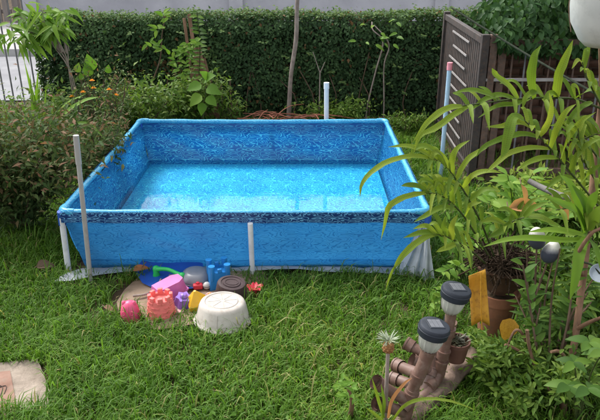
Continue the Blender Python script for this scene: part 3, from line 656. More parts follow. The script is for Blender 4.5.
for k in range(14):
    c = py(U(355, 398), U(20, 46), 4.72); place('leaf', random.choice(LF['lime']), o, c, (U(-1, 1), -.5, U(-.6, .3)), (U(-.3, .3), -.7, .8), U(.06, .11))
# dry reddish brush heap
o = thing('brush_heap', 'heap of dry reddish twigs lying behind the far pool rim', 'brushwood', gb(285, 112, 4.35)); c0 = gb(288, 112, 4.45)
for k in range(46):
    a = U(0, 3.14); L_ = U(.15, .38); m_ = c0 + np.array([U(-.38, .38), U(-.14, .14), U(.03, .21)]); d = np.array([math.cos(a), math.sin(a) * .5, U(-.2, .2)]) * L_
    part('twig', MB().tube([m_ - d, m_ + np.array([0, 0, U(0, .06)]), m_ + d], [.006, .0025], 5, n=6), M['redtwig'], o)

def clump(name, label, cat, base, R_, h, n, mat, L, Wr, stems=8, spread=1.0, hi=False, up=.4, droop=.3, stemmat='twig', top=None):
    """bushy plant: branching stems and small leaves spread through its volume"""
    base = np.asarray(base, float); o = thing(name, label, cat, base); P = []; D = []; V = []
    for k in range(stems):
        a = k * 2.4 + U(-.4, .4); rr = U(.35, 1) * spread; tip = base + np.array([R_[0] * rr * math.cos(a), R_[1] * rr * math.sin(a), h * U(.65, 1)])
        mid = base + (tip - base) * .5 + np.array([U(-.05, .05), U(-.05, .05), h * .12]); c = catmull([base - np.array([0, 0, .02]), mid, tip], 14)
        part('stem', MB().tube(c, [.009, .003], 5), M[stemmat], o)
        for j in range(n // stems):
            i = int(2 + 11.99 * RNG.random() ** .8); s = .10 + .16 * i / 13
            P.append(c[i] + RNG.normal(0, 1, 3) * s * np.array([R_[0], R_[1], h]) * .62); dd = RNG.normal(0, 1, 3) + np.array([math.cos(a), math.sin(a), up]) * .7; D.append(dd)
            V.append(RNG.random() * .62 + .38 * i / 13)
    P = np.array(P); P[:, 2] = np.maximum(P[:, 2], .02); D = np.array(D); N = RNG.normal(0, .45, P.shape) + np.array([0, -.3, 1]); LL = RNG.uniform(L * .6, L * 1.25, len(P))
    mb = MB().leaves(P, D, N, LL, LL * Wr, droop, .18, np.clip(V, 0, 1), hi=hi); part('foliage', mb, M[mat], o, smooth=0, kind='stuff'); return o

# left: reddish shrub by the pool corner, with paired leaflets on red tips
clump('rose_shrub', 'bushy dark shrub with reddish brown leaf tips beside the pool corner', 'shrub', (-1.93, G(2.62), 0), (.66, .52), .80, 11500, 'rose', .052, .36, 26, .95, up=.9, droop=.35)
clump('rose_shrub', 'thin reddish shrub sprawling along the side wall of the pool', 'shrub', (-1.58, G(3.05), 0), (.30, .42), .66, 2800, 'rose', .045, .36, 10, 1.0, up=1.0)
clump('leafy_shrub', 'low bright green bush under the gladiolus blades beside the railing', 'shrub', (-2.45, G(3.75), 0), (.5, .35), .62, 2600, 'mid', .06, .4, 12)
clump('leafy_shrub', 'green tangled bush between the orange flowers and the far pool corner', 'shrub', (-1.62, G(4.25), 0), (.5, .3), .56, 3000, 'mid', .055, .42, 14)
clump('leafy_shrub', 'dense green undergrowth at the foot of the brown boards', 'shrub', (-1.1, G(4.55), 0), (.38, .22), .55, 2400, 'mid', .06, .4, 12)
clump('leafy_shrub', 'small light green fern like plant right of the brown boards', 'shrub', gb(232, 110, 4.6), (.16, .12), .34, 320, 'mid', .06, .35, 7)
clump('leafy_shrub', 'low dark undergrowth at the hedge foot beside the white capped pipe', 'shrub', (.35, G(4.65), 0), (.5, .18), .28, 1700, 'mid', .045, .45, 9)
clump('leafy_shrub', 'low weedy growth at the hedge foot near the iron fence', 'shrub', (1.05, G(4.5), 0), (.3, .25), .20, 700, 'mid', .045, .4, 7)
clump('leafy_shrub', 'light weeds on the ground at the lower corner of the rose shrub', 'shrub', (-2.25, G(2.2), 0), (.3, .2), .22, 700, 'mid', .05, .5, 7)
# marigold bush with orange flower heads
mg = clump('marigold_bush', 'twiggy bush carrying small orange flowers in front of the hedge', 'shrub', gb(104, 112, 3.85), (.32, .22), .78, 1500, 'rose', .045, .3, 16, up=1.2, stemmat='twig')
for (u, v) in ((92, 81), (93.5, 88.5), (83, 92.5), (116, 95.5), (109, 90), (72, 97)):
    c = py(u, v, 3.72); mb = MB(); a = np.linspace(0, 6.28, 12, endpoint=False); D = np.stack([np.cos(a), np.sin(a) * .8, np.full(12, .35)], 1)
    mb.leaves(np.repeat(c[None], 12, 0), D, np.tile([0, -.3, 1.], (12, 1)), .026, .014); mb.leaves(np.repeat(c[None] + [[0, 0, .006]], 12, 0), D + [[0, 0, .6]], np.tile([0, -.3, 1.], (12, 1)), .017, .010)
    part('flower', mb, M['orange_flower'], mg, smooth=0); part('flower_stalk', MB().tube([c - np.array([U(-.05, .05), 0, .25]), c], .003, 5), M['greenstem'], mg)
# round leaved plant
o = thing('round_leaf_plant', 'upright plant with a few big rounded green leaves against the hedge', 'plant', gb(88, 105, 4.0)); b_ = BASE[o]
for (u, v, L_) in ((89, 76, .13), (93, 70, .15), (77, 72, .09), (108, 73, .08), (82, 80, .07)):
    c = py(u, v, 4.0); part('stem', MB().tube([b_ + [U(-.03, .03), 0, 0], (b_ + c) / 2 + [U(-.03, .03), 0, .05], c], [.005, .003], 5, n=6), M['greenstem'], o)
    place('leaf', LF['heart'][0], o, c, (U(-.4, .4), -.1, 1), (U(-.3, .3), -1, .2), L_)
# sapling with drooping bright leaves, top left
sp = thing('leafy_sapling', 'sapling with a crown of drooping bright green leaves by the railing', 'sapling', gb(76, 84, 4.1)); b_ = BASE[sp]
tips = [(6, 26), (18, 16), (30, 12), (42, 10), (54, 14), (64, 20), (28, 32), (42, 26), (14, 38), (-4, 34), (54, 26), (36, 2), (12, 6), (24, 2), (48, 2), (24, 44), (66, 10)]
for k, (u, v) in enumerate(tips):
    Yk = 3.95 + .35 * ((k * 37) % 10) / 10; c = py(u, v, Yk); st_ = py(50 + (k % 3) * 7, 40, 4.05)
    cv = catmull([b_ + [0, 0, -.02], py(73 - (k % 3) * 1.5, 78, 4.08), st_, c], 16); part('stem', MB().tube(cv if k < 4 else cv[8:], [.007, .005, .003] if k < 4 else [.004, .002], 5), M['palebark'], sp)
    for j in range(13):
        a = U(0, 6.28); d = np.array([math.cos(a), math.sin(a) * .7 - .25, U(-1.1, .1)]); p_ = cv[-1 - random.randint(0, 3)] + np.array([U(-.03, .03), U(-.05, .05), U(-.03, .03)])
        place('leaf', random.choice(LF['bright']), sp, p_, d, (U(-.3, .3), -.5, .8), U(.11, .20), U(.10, .16))
# gladiolus blades
gl = thing('blade_leaf_plant', 'clump of tall light green sword shaped leaves by the reddish shrub', 'plant', gb(36, 118, 3.3)); b_ = BASE[gl]
for (u, v, w_) in ((24, 60, .035), (30, 74, .04), (38, 70, .045), (33, 90, .04), (46, 88, .04), (20, 92, .03), (52, 100, .03), (40, 78, .03)):
    tip = py(u, v, 3.25); mid = (b_ + tip) / 2 + [U(-.05, .05), U(-.05, .02), .05]; ribbon('leaf', gl, [b_ + [U(-.07, .07), U(-.05, .05), .0], mid, tip], w_, M['blade'], 12, (U(-.3, .3), -1, .15), .03, 'blade')
for pts, w_ in (([(52, 150), (62, 118), (82, 102), (98, 97)], .05), ([(60, 150), (68, 128), (88, 124), (106, 140)], .035), ([(50, 150), (54, 122), (66, 104), (86, 94)], .03)):
    Ys = np.linspace(3.25, 2.95, len(pts)); P_ = [py(u, v, y_) for (u, v), y_ in zip(pts, Ys)]; ribbon('leaf', gl, P_, w_, M['blade'], 14, None, .03, 'blade')
# thin stemmed sapling, leafy shoot and boards in front of the hedge
o = thing('thin_sapling', 'thin crooked sapling with sparse light leaves against the hedge', 'sapling', gb(149, 108, 4.75)); b_ = BASE[o]
cv = catmull([b_ - [0, 0, .02], py(150, 92, 4.75), py(160, 60, 4.74), py(162, 35, 4.72), py(166, 14, 4.72)], 24); part('trunk', MB().tube(cv, [.011, .008, .004], 6), M['twig'], o)
for (u, v, k) in ((156, 28, 6), (150, 44, 6), (160, 47, 3), (166, 16, 6), (172, 52, 3), (148, 84, 3)):
    for j in range(k):
        a = U(0, 6.28); place('leaf', random.choice(LF['lime']), o, py(u + U(-3, 3), v + U(-3, 3), 4.66), (math.cos(a), -.4, math.sin(a) * .6 - .1), (U(-.3, .3), -.8, .6), U(.06, .10))
o = thing('leafy_shoot', 'upright shoot set with paired pale leaves before the brown boards', 'plant', gb(198, 110, 4.7)); b_ = BASE[o]
cv = catmull([b_ - [0, 0, .02], py(199, 80, 4.68), py(200, 45, 4.66), py(197, 12, 4.66)], 24); part('stem', MB().tube(cv, [.008, .004], 6), M['greenstem'], o)
for i in range(8, 24):
    for s in (-1, 1): place('leaf', random.choice(LF['oval']), o, cv[i], (s * 1.0, -.5, U(-.1, .5)), (0, -.7, .7), U(.055, .085))
o = thing('climbing_plant', 'bushy light green climber beside the leafy shoot on the hedge', 'plant', gb(180, 112, 4.65)); b_ = BASE[o]
for k in range(4):
    cv = catmull([b_ + [U(-.1, .1), 0, -.02], py(176 + k * 4, 85, 4.62), py(178 + k * 5, 58 - k * 3, 4.6), py(184 + k * 5, 48 - 3 * k, 4.6)], 18); part('stem', MB().tube(cv, [.006, .003], 5), M['greenstem'], o)
    for i in range(3, 18):
        for s in (-1, 1): place('leaf', random.choice(LF['lime']), o, cv[i] + RNG.normal(0, .02, 3), (s * U(.3, 1), -.6, U(-.5, .5)), (U(-.4, .4), -.8, .6), U(.05, .085))
o = thing('wooden_board_stack', 'weathered brown boards leaning upright against the hedge', 'boards', gb(205, 110, 4.85))
for (u0, v0, u1, v1, w_) in ((212, 116, 196, 42, .075), (206, 118, 193, 66, .06), (218, 118, 203, 58, .05), (197, 114, 184, 18, .03), (203, 110, 189, 14, .035)):
    a, b = py(u0, v0, 4.72), py(u1, v1, 4.88); a[2] = max(a[2], 0); x_ = nrm(np.cross(b - a, [0, -1, 0])); z_ = nrm(b - a); y_ = np.cross(z_, x_)
    part('board', MB().box((a + b) / 2, (w_, .014, np.linalg.norm(b - a)), M=np.stack([x_, y_, z_], 1)), M['redbark'], o, bevel=.003)
for u in (216, 221, 230):
    a = py(u, 80, 4.80); oo = part('garden_stake', MB().tube([(a[0], a[1], -.02), a], .009, 6), M['twig'], smooth=50)
    tag(oo, {216: 'thin brown stake leaning beside the boards, nearest to them', 221: 'thin brown stake against the hedge, middle one of three', 230: 'thin brown stake against the hedge, farthest from the boards'}[u], 'stake', 'stakes by the hedge')
o = thing('heart_leaf_plant', 'young plant with large heart shaped light green leaves behind the pool', 'plant', gb(203, 118, 4.2)); b_ = BASE[o]
cv = catmull([b_ - [0, 0, .02], py(203, 108, 4.2), py(206, 92, 4.2), py(205, 78, 4.2)], 14); part('stem', MB().tube(cv, [.007, .004], 6), M['greenstem'], o)
for (u, v, dx, dz, L_) in ((205, 80, .4, .35, .15), (201, 84, -.9, -.3, .15), (207, 88, .9, -.2, .15), (201, 95, -.8, -.6, .15), (207, 97, .8, -.6, .13), (203, 103, -.2, -1, .12), (208, 78, -.5, .6, .11)):
    place('leaf', random.choice(LF['heart']), o, py(u, v, 4.18), (dx, -.45, dz), (0, -.75, .7), L_)

# ================================================================== TOYS
cbt = MB(); q = pz(190, 292); rng2 = np.random.default_rng(4)
ring = [(116, 297), (122, 284), (140, 273), (170, 268), (215, 266), (262, 266), (268, 276), (262, 292), (246, 305), (222, 318), (190, 324), (160, 327), (136, 324), (118, 314)]
c_ = pz(192, 294, .03); rows = []
for t_ in np.linspace(.02, 1, 7): rows.append([c_ + (pz(u, v, .03) - c_) * t_ * (1 if t_ < 1 else U(.97, 1.03)) + np.array([0, 0, .016 * math.sin(4 * t_ + i) * t_ - .02 * t_ ** 4]) for i, (u, v) in enumerate(ring)])
o = part('cardboard_sheet', cbt.grid(np.array(rows), closed=True), M['cardboard'], smooth=70, loc=(c_[0], c_[1], 0)); tag(o, 'flattened brown cardboard lying on the grass under the toys', 'cardboard')
GZ = .028                                                          # top of the cardboard
def at_(u, v, z=GZ): return pz(u, v, z)
def rotM(rx=0, ry=0, rz=0): return (Matrix.Rotation(rz, 3, 'Z') @ Matrix.Rotation(ry, 3, 'Y') @ Matrix.Rotation(rx, 3, 'X'))
# dark blue sheet
rows = []; ring = [(134, 269), (146, 262), (166, 259), (186, 261), (203, 266), (205, 280), (198, 288), (176, 290), (156, 287), (142, 280)]; cc = pz(172, 275, .05)
for t_ in np.linspace(.02, 1, 6): rows.append([cc + (pz(u, v, .05) - cc) * t_ + np.array([0, 0, .012 * math.sin(6 * t_ + i * 1.3) * t_ + (.03 * t_ ** 3 if v < 268 else -.008)]) for i, (u, v) in enumerate(ring)])
o = part('plastic_sheet', MB().grid(np.array(rows), closed=True), M['tarpblue'], smooth=70, loc=(cc[0], cc[1], 0)); tag(o, 'dark blue crumpled plastic sheet under the green toy and pan', 'plastic sheet')

# 1 hot pink rounded mould
b = at_(131, 320, .01); o = thing('sand_mould', 'hot pink rounded animal sand mould with two small ears', 'toy', b)
part('body', MB().lathe([(.050, 0), (.053, .012), (.050, .05), (.043, .085), (.030, .106), (.012, .115), (.0, .116)], b, 24, 1, .9), M['hotpink'], o, smooth=60)
for s in (-1, 1):
    part('ear', MB().lathe([(.011, 0), (.010, .014), (.005, .02), (0, .021)], b + [s * .027, -.005, .098], 12), M['hotpink'], o, smooth=60)
    part('eye_ring', MB().tube([b + [s * .022 + .008 * math.cos(a), -.0455 - .0 * a + .006 * math.sin(a) * .6, .066 + .010 * math.sin(a)] for a in np.linspace(0, 6.28, 12)], .0018, 6), M['hotpink'], o, smooth=60)
part('seam', MB().tube([b + [.001, -.0475, .01], b + [.001, -.0465, .05], b + [.001, -.040, .085], b + [.001, -.02, .110]], .0018, 6, n=10), M['hotpink'], o, smooth=60)
# 2 castle bucket mould
def castle(label, mat, b, r0, r1, h, nm, sq=False, rz=0):
    o = thing('castle_mould', label, 'toy', b); seg = 4 if sq else 28; k = 1.3 if sq else 1
    part('body', MB().lathe([(r0 * k, 0), (r0 * k * 1.03, .006), (r0 * k, .012), (r1 * k, h), (r1 * k * .74, h), (r1 * k * .72, h - .012), (.002, h - .014)], b, seg, rot=rz + (math.pi / 4 if sq else 0)), M[mat], o, smooth=35)
    for i in range(nm):
        a = 2 * math.pi * i / nm + rz + .2
        if sq: a = rz + math.pi / 4 + i * math.pi / 2 if i < 4 else rz + (i - 4) * math.pi / 2
        rr = r1 * (1.08 if sq and i < 4 else (.80 if sq else .87)); c = b + np.array([rr * math.cos(a), rr * math.sin(a), h + .010])
        if sq and i < 4: part('tower', MB().lathe([(r1 * .27, -h * .55), (r1 * .27, .018), (r1 * .33, .020), (r1 * .33, .034), (.001, .034)], c, 14), M[mat], o, smooth=40)
        else: part('merlon', MB().box(c, (r1 * .30, r1 * .42, .024), a), M[mat], o, bevel=.003)
    if not sq:
        for row in range(4):
            for j in range(9):
                a = math.pi + (j + .5 * (row % 2)) * math.pi / 9 + .1; z = .028 + row * h * .22; rr = r0 + (r1 - r0) * z / h + .0006
                if (row * 5 + j) % 3: part('brick', MB().box(b + np.array([rr * math.cos(a), rr * math.sin(a), z]), (.003, r0 * .26, h * .11), a), M[mat], o, bevel=.001)
    return o
castle('salmon pink castle shaped sand bucket turned over with battlements on top', 'salmon', at_(162, 316, .012), .077, .064, .115, 8)
castle('bright blue square castle mould with corner towers behind the brown tub', 'skyblue', at_(219, 285, .03), .066, .058, .105, 8, True, .3)
# 3 magenta loaf mould
b = at_(169, 296, .034); o = thing('sand_mould', 'lilac pink boat shaped block mould leaning behind the castle bucket', 'toy', b); Mx = rotM(.10, -.12, .75)
part('body', MB().prism([(-.10, -.048), (.06, -.052), (.105, -.03), (.105, .03), (.06, .052), (-.10, .048)], 0, .085, .80, b + [0, 0, .008], Mx), M['magenta'], o, bevel=.005)
part('lip', MB().prism([(-.107, -.054), (.062, -.058), (.112, -.034), (.112, .034), (.062, .058), (-.107, .054)], -.004, .006, 1.0, b + [0, 0, .008], Mx), M['magenta'], o, bevel=.002)
# 4 purple star mould, 5 yellow star mould
def star(n, r0, r1, ph=0): return [((r0 if i % 2 == 0 else r1) * math.cos(math.pi * i / n + ph), (r0 if i % 2 == 0 else r1) * math.sin(math.pi * i / n + ph)) for i in range(2 * n)]
b = at_(183, 304, .034); o = thing('sand_mould', 'purple star shaped mould between the pink block and yellow mould', 'toy', b); Mx = rotM(.25, .1, .3)
part('body', MB().prism(star(6, .058, .042), 0, .055, .78, b, Mx), M['purple'], o, bevel=.006); part('knob', MB().lathe([(.022, 0), (.020, .012), (.012, .018), (0, .019)], b + np.array(Mx @ Vector((0, 0, .054))), 14), M['purple'], o, smooth=60)
b = at_(198, 305, .034); o = thing('sand_mould', 'yellow faceted star shaped mould with pointed top', 'toy', b); Mx = rotM(.18, -.12, .1)
part('body', MB().prism(star(5, .066, .050, .3), 0, .03, 1.04, b, Mx).prism(star(5, .068, .052, .3), .03, .10, .12, b, Mx), M['yellow'], o, smooth=0, bevel=.003)
# 6 pale disc
b = at_(178, 311, .026); o = thing('toy_dish', 'pale pink round lid lying beside the castle bucket', 'toy', b)
part('plate', MB().lathe([(.001, .006), (.028, .005), (.034, .010), (.038, .010), (.040, .004), (.038, 0)], b, 24), M['palepink'], o, smooth=40); part('lip', MB().lathe([(.036, .010), (.039, .013), (.041, .008)], b, 24, caps=False), M['palepink'], o, smooth=60)
# 7 green toy handset
b = at_(166, 276, .06); o = thing('toy_handset', 'bright green toy handset lying on the dark blue sheet', 'toy', b); p0, p1 = at_(156, 269, .085), at_(182, 276, .085)
part('handle', MB().tube([p0, (p0 + p1) / 2 + [0, 0, .018], p1], [.017, .012, .0115, .012, .016], 12, n=14), M['green'], o, smooth=60)
for e, sc_ in ((p0, 1.0), (p1, 1.05)): part('end_piece', MB().lathe([(.020 * sc_, -.05), (.022 * sc_, -.042), (.017 * sc_, -.02), (.020 * sc_, .0), (.017 * sc_, .014), (.008, .020), (0, .021)], e, 16), M['green'], o, smooth=50)
part('end_rim', MB().lathe([(.024, -.055), (.026, -.05), (.024, -.044)], p1, 16), M['green'], o, smooth=50)
# 8 grey pan
b = at_(196, 279, .05); o = thing('toy_pan', 'shiny grey upturned pan among the toys beside the blue castle', 'toy', b)
part('bowl', MB().lathe([(.088, 0), (.090, .006), (.085, .020), (.074, .044), (.055, .054), (.050, .056), (.001, .056)], b, 36, axis=(.05, -.06, 1)), M['pan'], o, smooth=50)
part('rolled_edge', MB().lathe([(.087, 0), (.092, .002), (.092, .007), (.087, .008)], b, 36, axis=(.05, -.06, 1), caps=False), M['pan'], o, smooth=60)
part('handle', MB().tube([b + [-.085, .0, .008], b + [-.13, .012, .012], b + [-.155, .02, .010]], [.009, .010, .012], 10, n=8), M['pan'], o, smooth=60)
# 9 small bits
b = at_(198, 288, .04); o = thing('toy_block', 'small red block tucked beneath the grey pan', 'toy', b); part('block', MB().box(b + [0, 0, .012], (.055, .04, .032), .2), M['red'], o, bevel=.008); part('stud', MB().lathe([(.010, 0), (.010, .008), (.001, .009)], b + [0, 0, .028], 12), M['red'], o, smooth=40)
b = at_(207, 289, .035); o = thing('toy_ball', 'small pale grey ball next to the red block', 'toy', b); a_ = np.linspace(-1.57, 1.57, 12); part('ball', MB().lathe([(max(.0005, .022 * math.cos(x)), .022 + .022 * math.sin(x)) for x in a_], b, 20), M['whitepl'], o, smooth=80); part('band', MB().lathe([(.0222, .019), (.0228, .022), (.0222, .025)], b, 20, caps=False), M['pan'], o, smooth=60)
b = at_(210, 297, .03); o = thing('shell_mould', 'small cream shell shaped mould beside the yellow mould', 'toy', b); part('shell', MB().lathe([(.030, 0), (.029, .010), (.020, .022), (.008, .028), (0, .029)], b, 18, 1, .8), M['palepink'], o, smooth=50)
for k in range(5): a = .5 + k * .53; part('rib', MB().tube([b + [.029 * math.cos(a), -.8 * .029 * math.sin(a), .008], b + [.018 * math.cos(a), -.8 * .018 * math.sin(a), .024], b + [0, 0, .03]], .0022, 5, n=6), M['yellow'] if k % 2 else M['palepink'], o, smooth=60)
# 10 dark brown oval tub
b = at_(231, 297, .03); o = thing('plastic_tub', 'dark brown oval tub lying upside down behind the white basin', 'tub', b); ax = (.10, -.22, 1.0)
part('body', MB().lathe([(.093, 0), (.095, .008), (.090, .012), (.080, .098), (.075, .107), (.060, .109), (.057, .105), (.050, .105), (.047, .110), (.001, .110)], b, 40, 1.0, .80, axis=ax), M['darkbrown'], o, smooth=40)
part('lip', MB().lathe([(.093, -.002), (.099, .002), (.099, .010), (.093, .012)], b, 40, 1.0, .80, axis=ax, caps=False), M['darkbrown'], o, smooth=50)
dirn = np.array(Vector((0, 0, 1)).rotation_difference(Vector(ax)).to_matrix()); part('base_ring', MB().tube([b + dirn @ np.array([.036 * math.cos(a), .024 * math.sin(a), .1105]) for a in np.linspace(0, 6.283, 24)], .0022, 6), M['darkbrown'], o, smooth=60)
# 11 red flower mould
b = at_(255, 294, .02); o = thing('flower_mould', 'red flower shaped mould lying on the grass by the brown tub', 'toy', b)
for k in range(5):
    a = k * 1.2566 + .4; P = []
    for t in np.linspace(0, 1, 6): P.append([b + np.array([.048 * t * math.cos(a) - s * .020 * math.sin(math.pi * min(1, t * .85)) * math.sin(a), .048 * t * math.sin(a) + s * .020 * math.sin(math.pi * min(1, t * .85)) * math.cos(a), .03 + .022 * t - .012 * (1 - s * s)]) for s in np.linspace(-1, 1, 5)])
    oo = part('petal', MB().grid(np.array(P)), M['red'], o, smooth=80); sm = oo.modifiers.new('thick', 'SOLIDIFY'); sm.thickness = .003
part('centre', MB().lathe([(.012, .0), (.013, .02), (.009, .032), (0, .035)], b, 14), M['red'], o, smooth=60)
# 12 white basin
b = np.array([*pz(223, 324, .0)[:2], .022]); o = thing('wash_basin', 'large off white round basin lying upside down on the grass', 'basin', b); ax = (.03, .03, 1)
prof = [(.142, 0), (.150, .002), (.152, .010), (.146, .016), (.140, .020), (.136, .030), (.121, .095), (.114, .110), (.104, .116), (.092, .117), (.088, .113), (.082, .113), (.078, .117), (.001, .118)]
part('body', MB().lathe(prof, b, 56, axis=ax), M['basin'], o, smooth=35)
dirn = np.array(Vector((0, 0, 1)).rotation_difference(Vector(ax)).to_matrix())
for k in range(8): a = k * .7854 + .2; part('rib', MB().tube([b + dirn @ np.array([.012 * math.cos(a), .012 * math.sin(a), .1185]), b + dirn @ np.array([.074 * math.cos(a), .074 * math.sin(a), .1175])], .0013, 6), M['basin'], o, smooth=60)
for a in (4.6, 1.2, 3.2, 5.8): part('seam', MB().tube([b + dirn @ np.array([.1365 * math.cos(a), .1365 * math.sin(a), .03]), b + dirn @ np.array([.1215 * math.cos(a), .1215 * math.sin(a), .095])], .0018, 6), M['basin'], o, smooth=60)
# sticks and dead leaves near the toys
o = part('bent_stick', MB().tube([at_(133, 296, .045), at_(146, 294, .05), at_(156, 288, .055), at_(161, 279, .07)], [.007, .007, .005], 8, n=16), M['palebark'], smooth=60); tag(o, 'bent pale stick lying on the cardboard by the pink mould', 'stick')
o = thing('dead_leaf', 'yellowish dead leaf at the edge of the dark blue sheet', 'leaf', at_(138, 269, .06)); place('leaf', LF['dry'][0], o, at_(133, 271, .06), (1, .3, .2), (0, -.4, 1), .10); part('stalk', MB().tube([at_(142, 267, .075), at_(146, 262, .09)], .003, 5), M['twig'], o)
o = thing('dead_leaf', 'curled brown dead leaf on the grass below the reddish shrub', 'leaf', pz(42, 266, .04)); place('leaf', unit_leaf('leaf', .6, M['twig'], 'ovate', .3, .4), o, pz(36, 267, .05), (1, .2, .1), (0, -.6, 1), .11); part('stalk', MB().tube([pz(34, 268, .05), pz(37, 266, .055)], .003, 5), M['twig'], o)
o = thing('dead_leaf', 'brown dead leaf on the grass beside the pink mould', 'leaf', pz(110, 310, .03)); place('leaf', unit_leaf('leaf', .35, M['redbark'], 'ovate', .2, .3), o, pz(104, 306, .045), (1, -.7, 0), (0, -.3, 1), .09); part('stalk', MB().tube([pz(102, 305, .045), pz(105, 307, .045)], .003, 5), M['twig'], o)

# mat at the lower left corner
def mat_():
    cs = [pz(-60, 372, .012), pz(38, 361, .012), pz(54, 407, .012), pz(-70, 440, .012)]; c0 = sum(cs) / 4; o = thing('floor_mat', 'crumpled beige cloth mat with a reddish brown middle on the grass', 'mat', (c0[0], c0[1], 0))
    def quad(s0, s1, t0, t1, n, lift, rag=0):
        R_ = []
        for t in np.linspace(t0, t1, n):
            row = []
            for s in np.linspace(s0, s1, n):
                p_ = (cs[0] * (1 - s) + cs[1] * s) * (1 - t) + (cs[3] * (1 - s) + cs[2] * s) * t
                row.append(p_ + np.array([rag * (vnoise(t * 11, 3) - .5) * (s > .97), rag * (vnoise(s * 11, 9) - .5) * (t < .03), .022 * fbm(p_[0] * 9, p_[1] * 9) + lift]))
            R_.append(row)
        return MB().grid(np.array(R_))
    part('cloth', quad(0, 1, 0, 1, 40, .006, .014), M['mat'], o, smooth=70); part('printed_panel', quad(0, .70, .22, 1, 30, .010), M['matred'], o, smooth=70)
    for k in range(5):
        s = .50 + k * .035; P = [((cs[0] * (1 - s_) + cs[1] * s_) * (1 - t) + (cs[3] * (1 - s_) + cs[2] * s_) * t) for t, s_ in ((.30 + .05 * k, s - .08), (.5, s), (.75 - .03 * k, s - .03))]
        P = [p_ + np.array([0, 0, .022 * fbm(p_[0] * 9, p_[1] * 9) + .012]) for p_ in catmull(P, 10)]; part('printed_line', MB().tube(P, .0016, 5), M['matline'], o)
mat_()

# ================================================================== FOREGROUND RIGHT: PIPES, LAMPS, POTS
LG0, LG1 = py(474, 352, 1.42), py(398, 425, 1.12)
o = thing('log', 'weathered brown log lying slantwise under the brown pipe sculpture', 'log', (LG0 + LG1) / 2 * np.array([1, 1, 0]))
lg = MB(); lc = catmull([LG0, (LG0 + LG1) / 2 + [.0, .01, -.03], LG1 + [0, 0, -.04]], 34); lx = nrm(np.cross(LG1 - LG0, [0, 0, 1])); ly = nrm(np.cross(lx, LG1 - LG0)); rings = []
for i, c in enumerate(lc): rings.append([c + (lx * math.cos(a) * 1.15 + ly * math.sin(a) * .75) * (.040 + .012 * i / 33) * (1 + .30 * (vnoise(i * .22, a * 1.9) - .5) + .22 * (vnoise(i * .5 + 9, a * 5) - .5) - (.25 if i in (0, 33) else 0)) for a in np.linspace(0, 2 * math.pi, 26, endpoint=False)])
lg.grid(np.array(rings), closed=True); lg.ngon(np.array(rings[0])[::-1]); lg.ngon(np.array(rings[-1])); part('log_body', lg, M['logwood'], o, smooth=50)
g_ = py(458, 375, 1.36); part('prop', MB().tube([(g_[0], g_[1], -.02), g_], [.034, .030], 12), M['logwood'], o, smooth=60, label='short upright log stump carrying the slanting log')
def pipes():
    o = thing('pipe_sculpture', 'tangle of brown plastic plumbing pipes and elbows standing on a log', 'sculpture', py(412, 405, 1.15) * np.array([1, 1, 0])); r = .0235
    def run(P, name='pipe', rr=r): part(name, MB().tube(P, rr, 14), M['brownpvc'], o, smooth=60)
    def collar(a, b, rr=r * 1.2, ln=.036):
        d = nrm(b - a); part('collar', MB().tube([a - d * ln * .5, a + d * ln * .5], rr, 14), M['brownpvc'], o, smooth=60); part('collar_lip', MB().tube([a - d * (ln * .5 + .003), a - d * (ln * .5 - .004)], rr * 1.1, 14), M['brownpvc'], o, smooth=60)
    def bend(pts, n=14): run(catmull(pts, n), 'elbow', r * 1.14)
    Y1, Y2 = 1.13, 1.28
    # two uprights that carry the lamps
    A = [py(429, 350, Y1), py(424, 362, Y1), py(417, 378, Y1), py(411, 396, Y1), py(405, 420, Y1)]
    run(catmull(A, 20)); bend([py(427, 356, Y1), py(422, 368, Y1), py(417, 378, Y1)]); collar(A[2], A[3]); collar(A[0] + (A[1] - A[0]) * .35, A[1]); collar(A[3], A[4]); bend([py(413, 389, Y1), py(410, 399, Y1), py(403, 408, Y1 - .01)])
    B = [py(451.5, 311, Y2), py(448, 332, Y2), py(443, 354, Y2), py(439, 372, Y2), py(430, 390, Y2 - .04), py(416, 402, Y2 - .08)]
    run(catmull(B, 24)); bend([py(441, 362, Y2), py(438, 376, Y2), py(428, 387, Y2 - .04)]); collar(B[2], B[3]); collar(B[1], B[2]); collar(py(441, 364, Y2), B[3])
    C = [py(444, 336, Y2 + .04), py(436, 352, Y2 + .02), py(432, 372, Y2), py(424, 392, Y2 - .04)]; run(catmull(C, 16)); collar(C[1], C[2]); collar(C[2], C[3])
    # stubs with open sockets pointing up and away
    for e, m, k, y0_, y1_ in (((406, 343), (416, 349), (430, 357), Y2 + .06, Y2 + .02), ((396, 365), (408, 370), (420, 374), Y1 + .06, Y1), ((376, 382), (388, 390), (406, 400), Y1 - .02, Y1), ((392, 378), (404, 382), (414, 386), Y1 + .10, Y1 + .04), ((412, 360), (420, 364), (428, 370), Y2, Y2), ((378, 404), (390, 408), (404, 412), Y1 - .05, Y1), ((447, 346), (450, 332), (452, 322), Y2 + .08, Y2 + .06)):
        a, b, c = py(*e, y0_), py(*m, (y0_ + y1_) / 2), py(*k, y1_); run(np.array([a + nrm(b - a) * .034, b, c])); d = nrm(b - a)
        part('socket', MB().tube([a + d * .036, a], r * 1.24, 14, caps=False).tube([a, a + d * .030], r * 1.02, 14, caps=False).tube([a - d * .002, a + d * .006], r * 1.34, 14, caps=False), M['brownpvc'], o, smooth=60)
        part('socket_floor', MB().tube([a + d * .026, a + d * .030], r * 1.02, 14), M['soil'], o)
pipes()
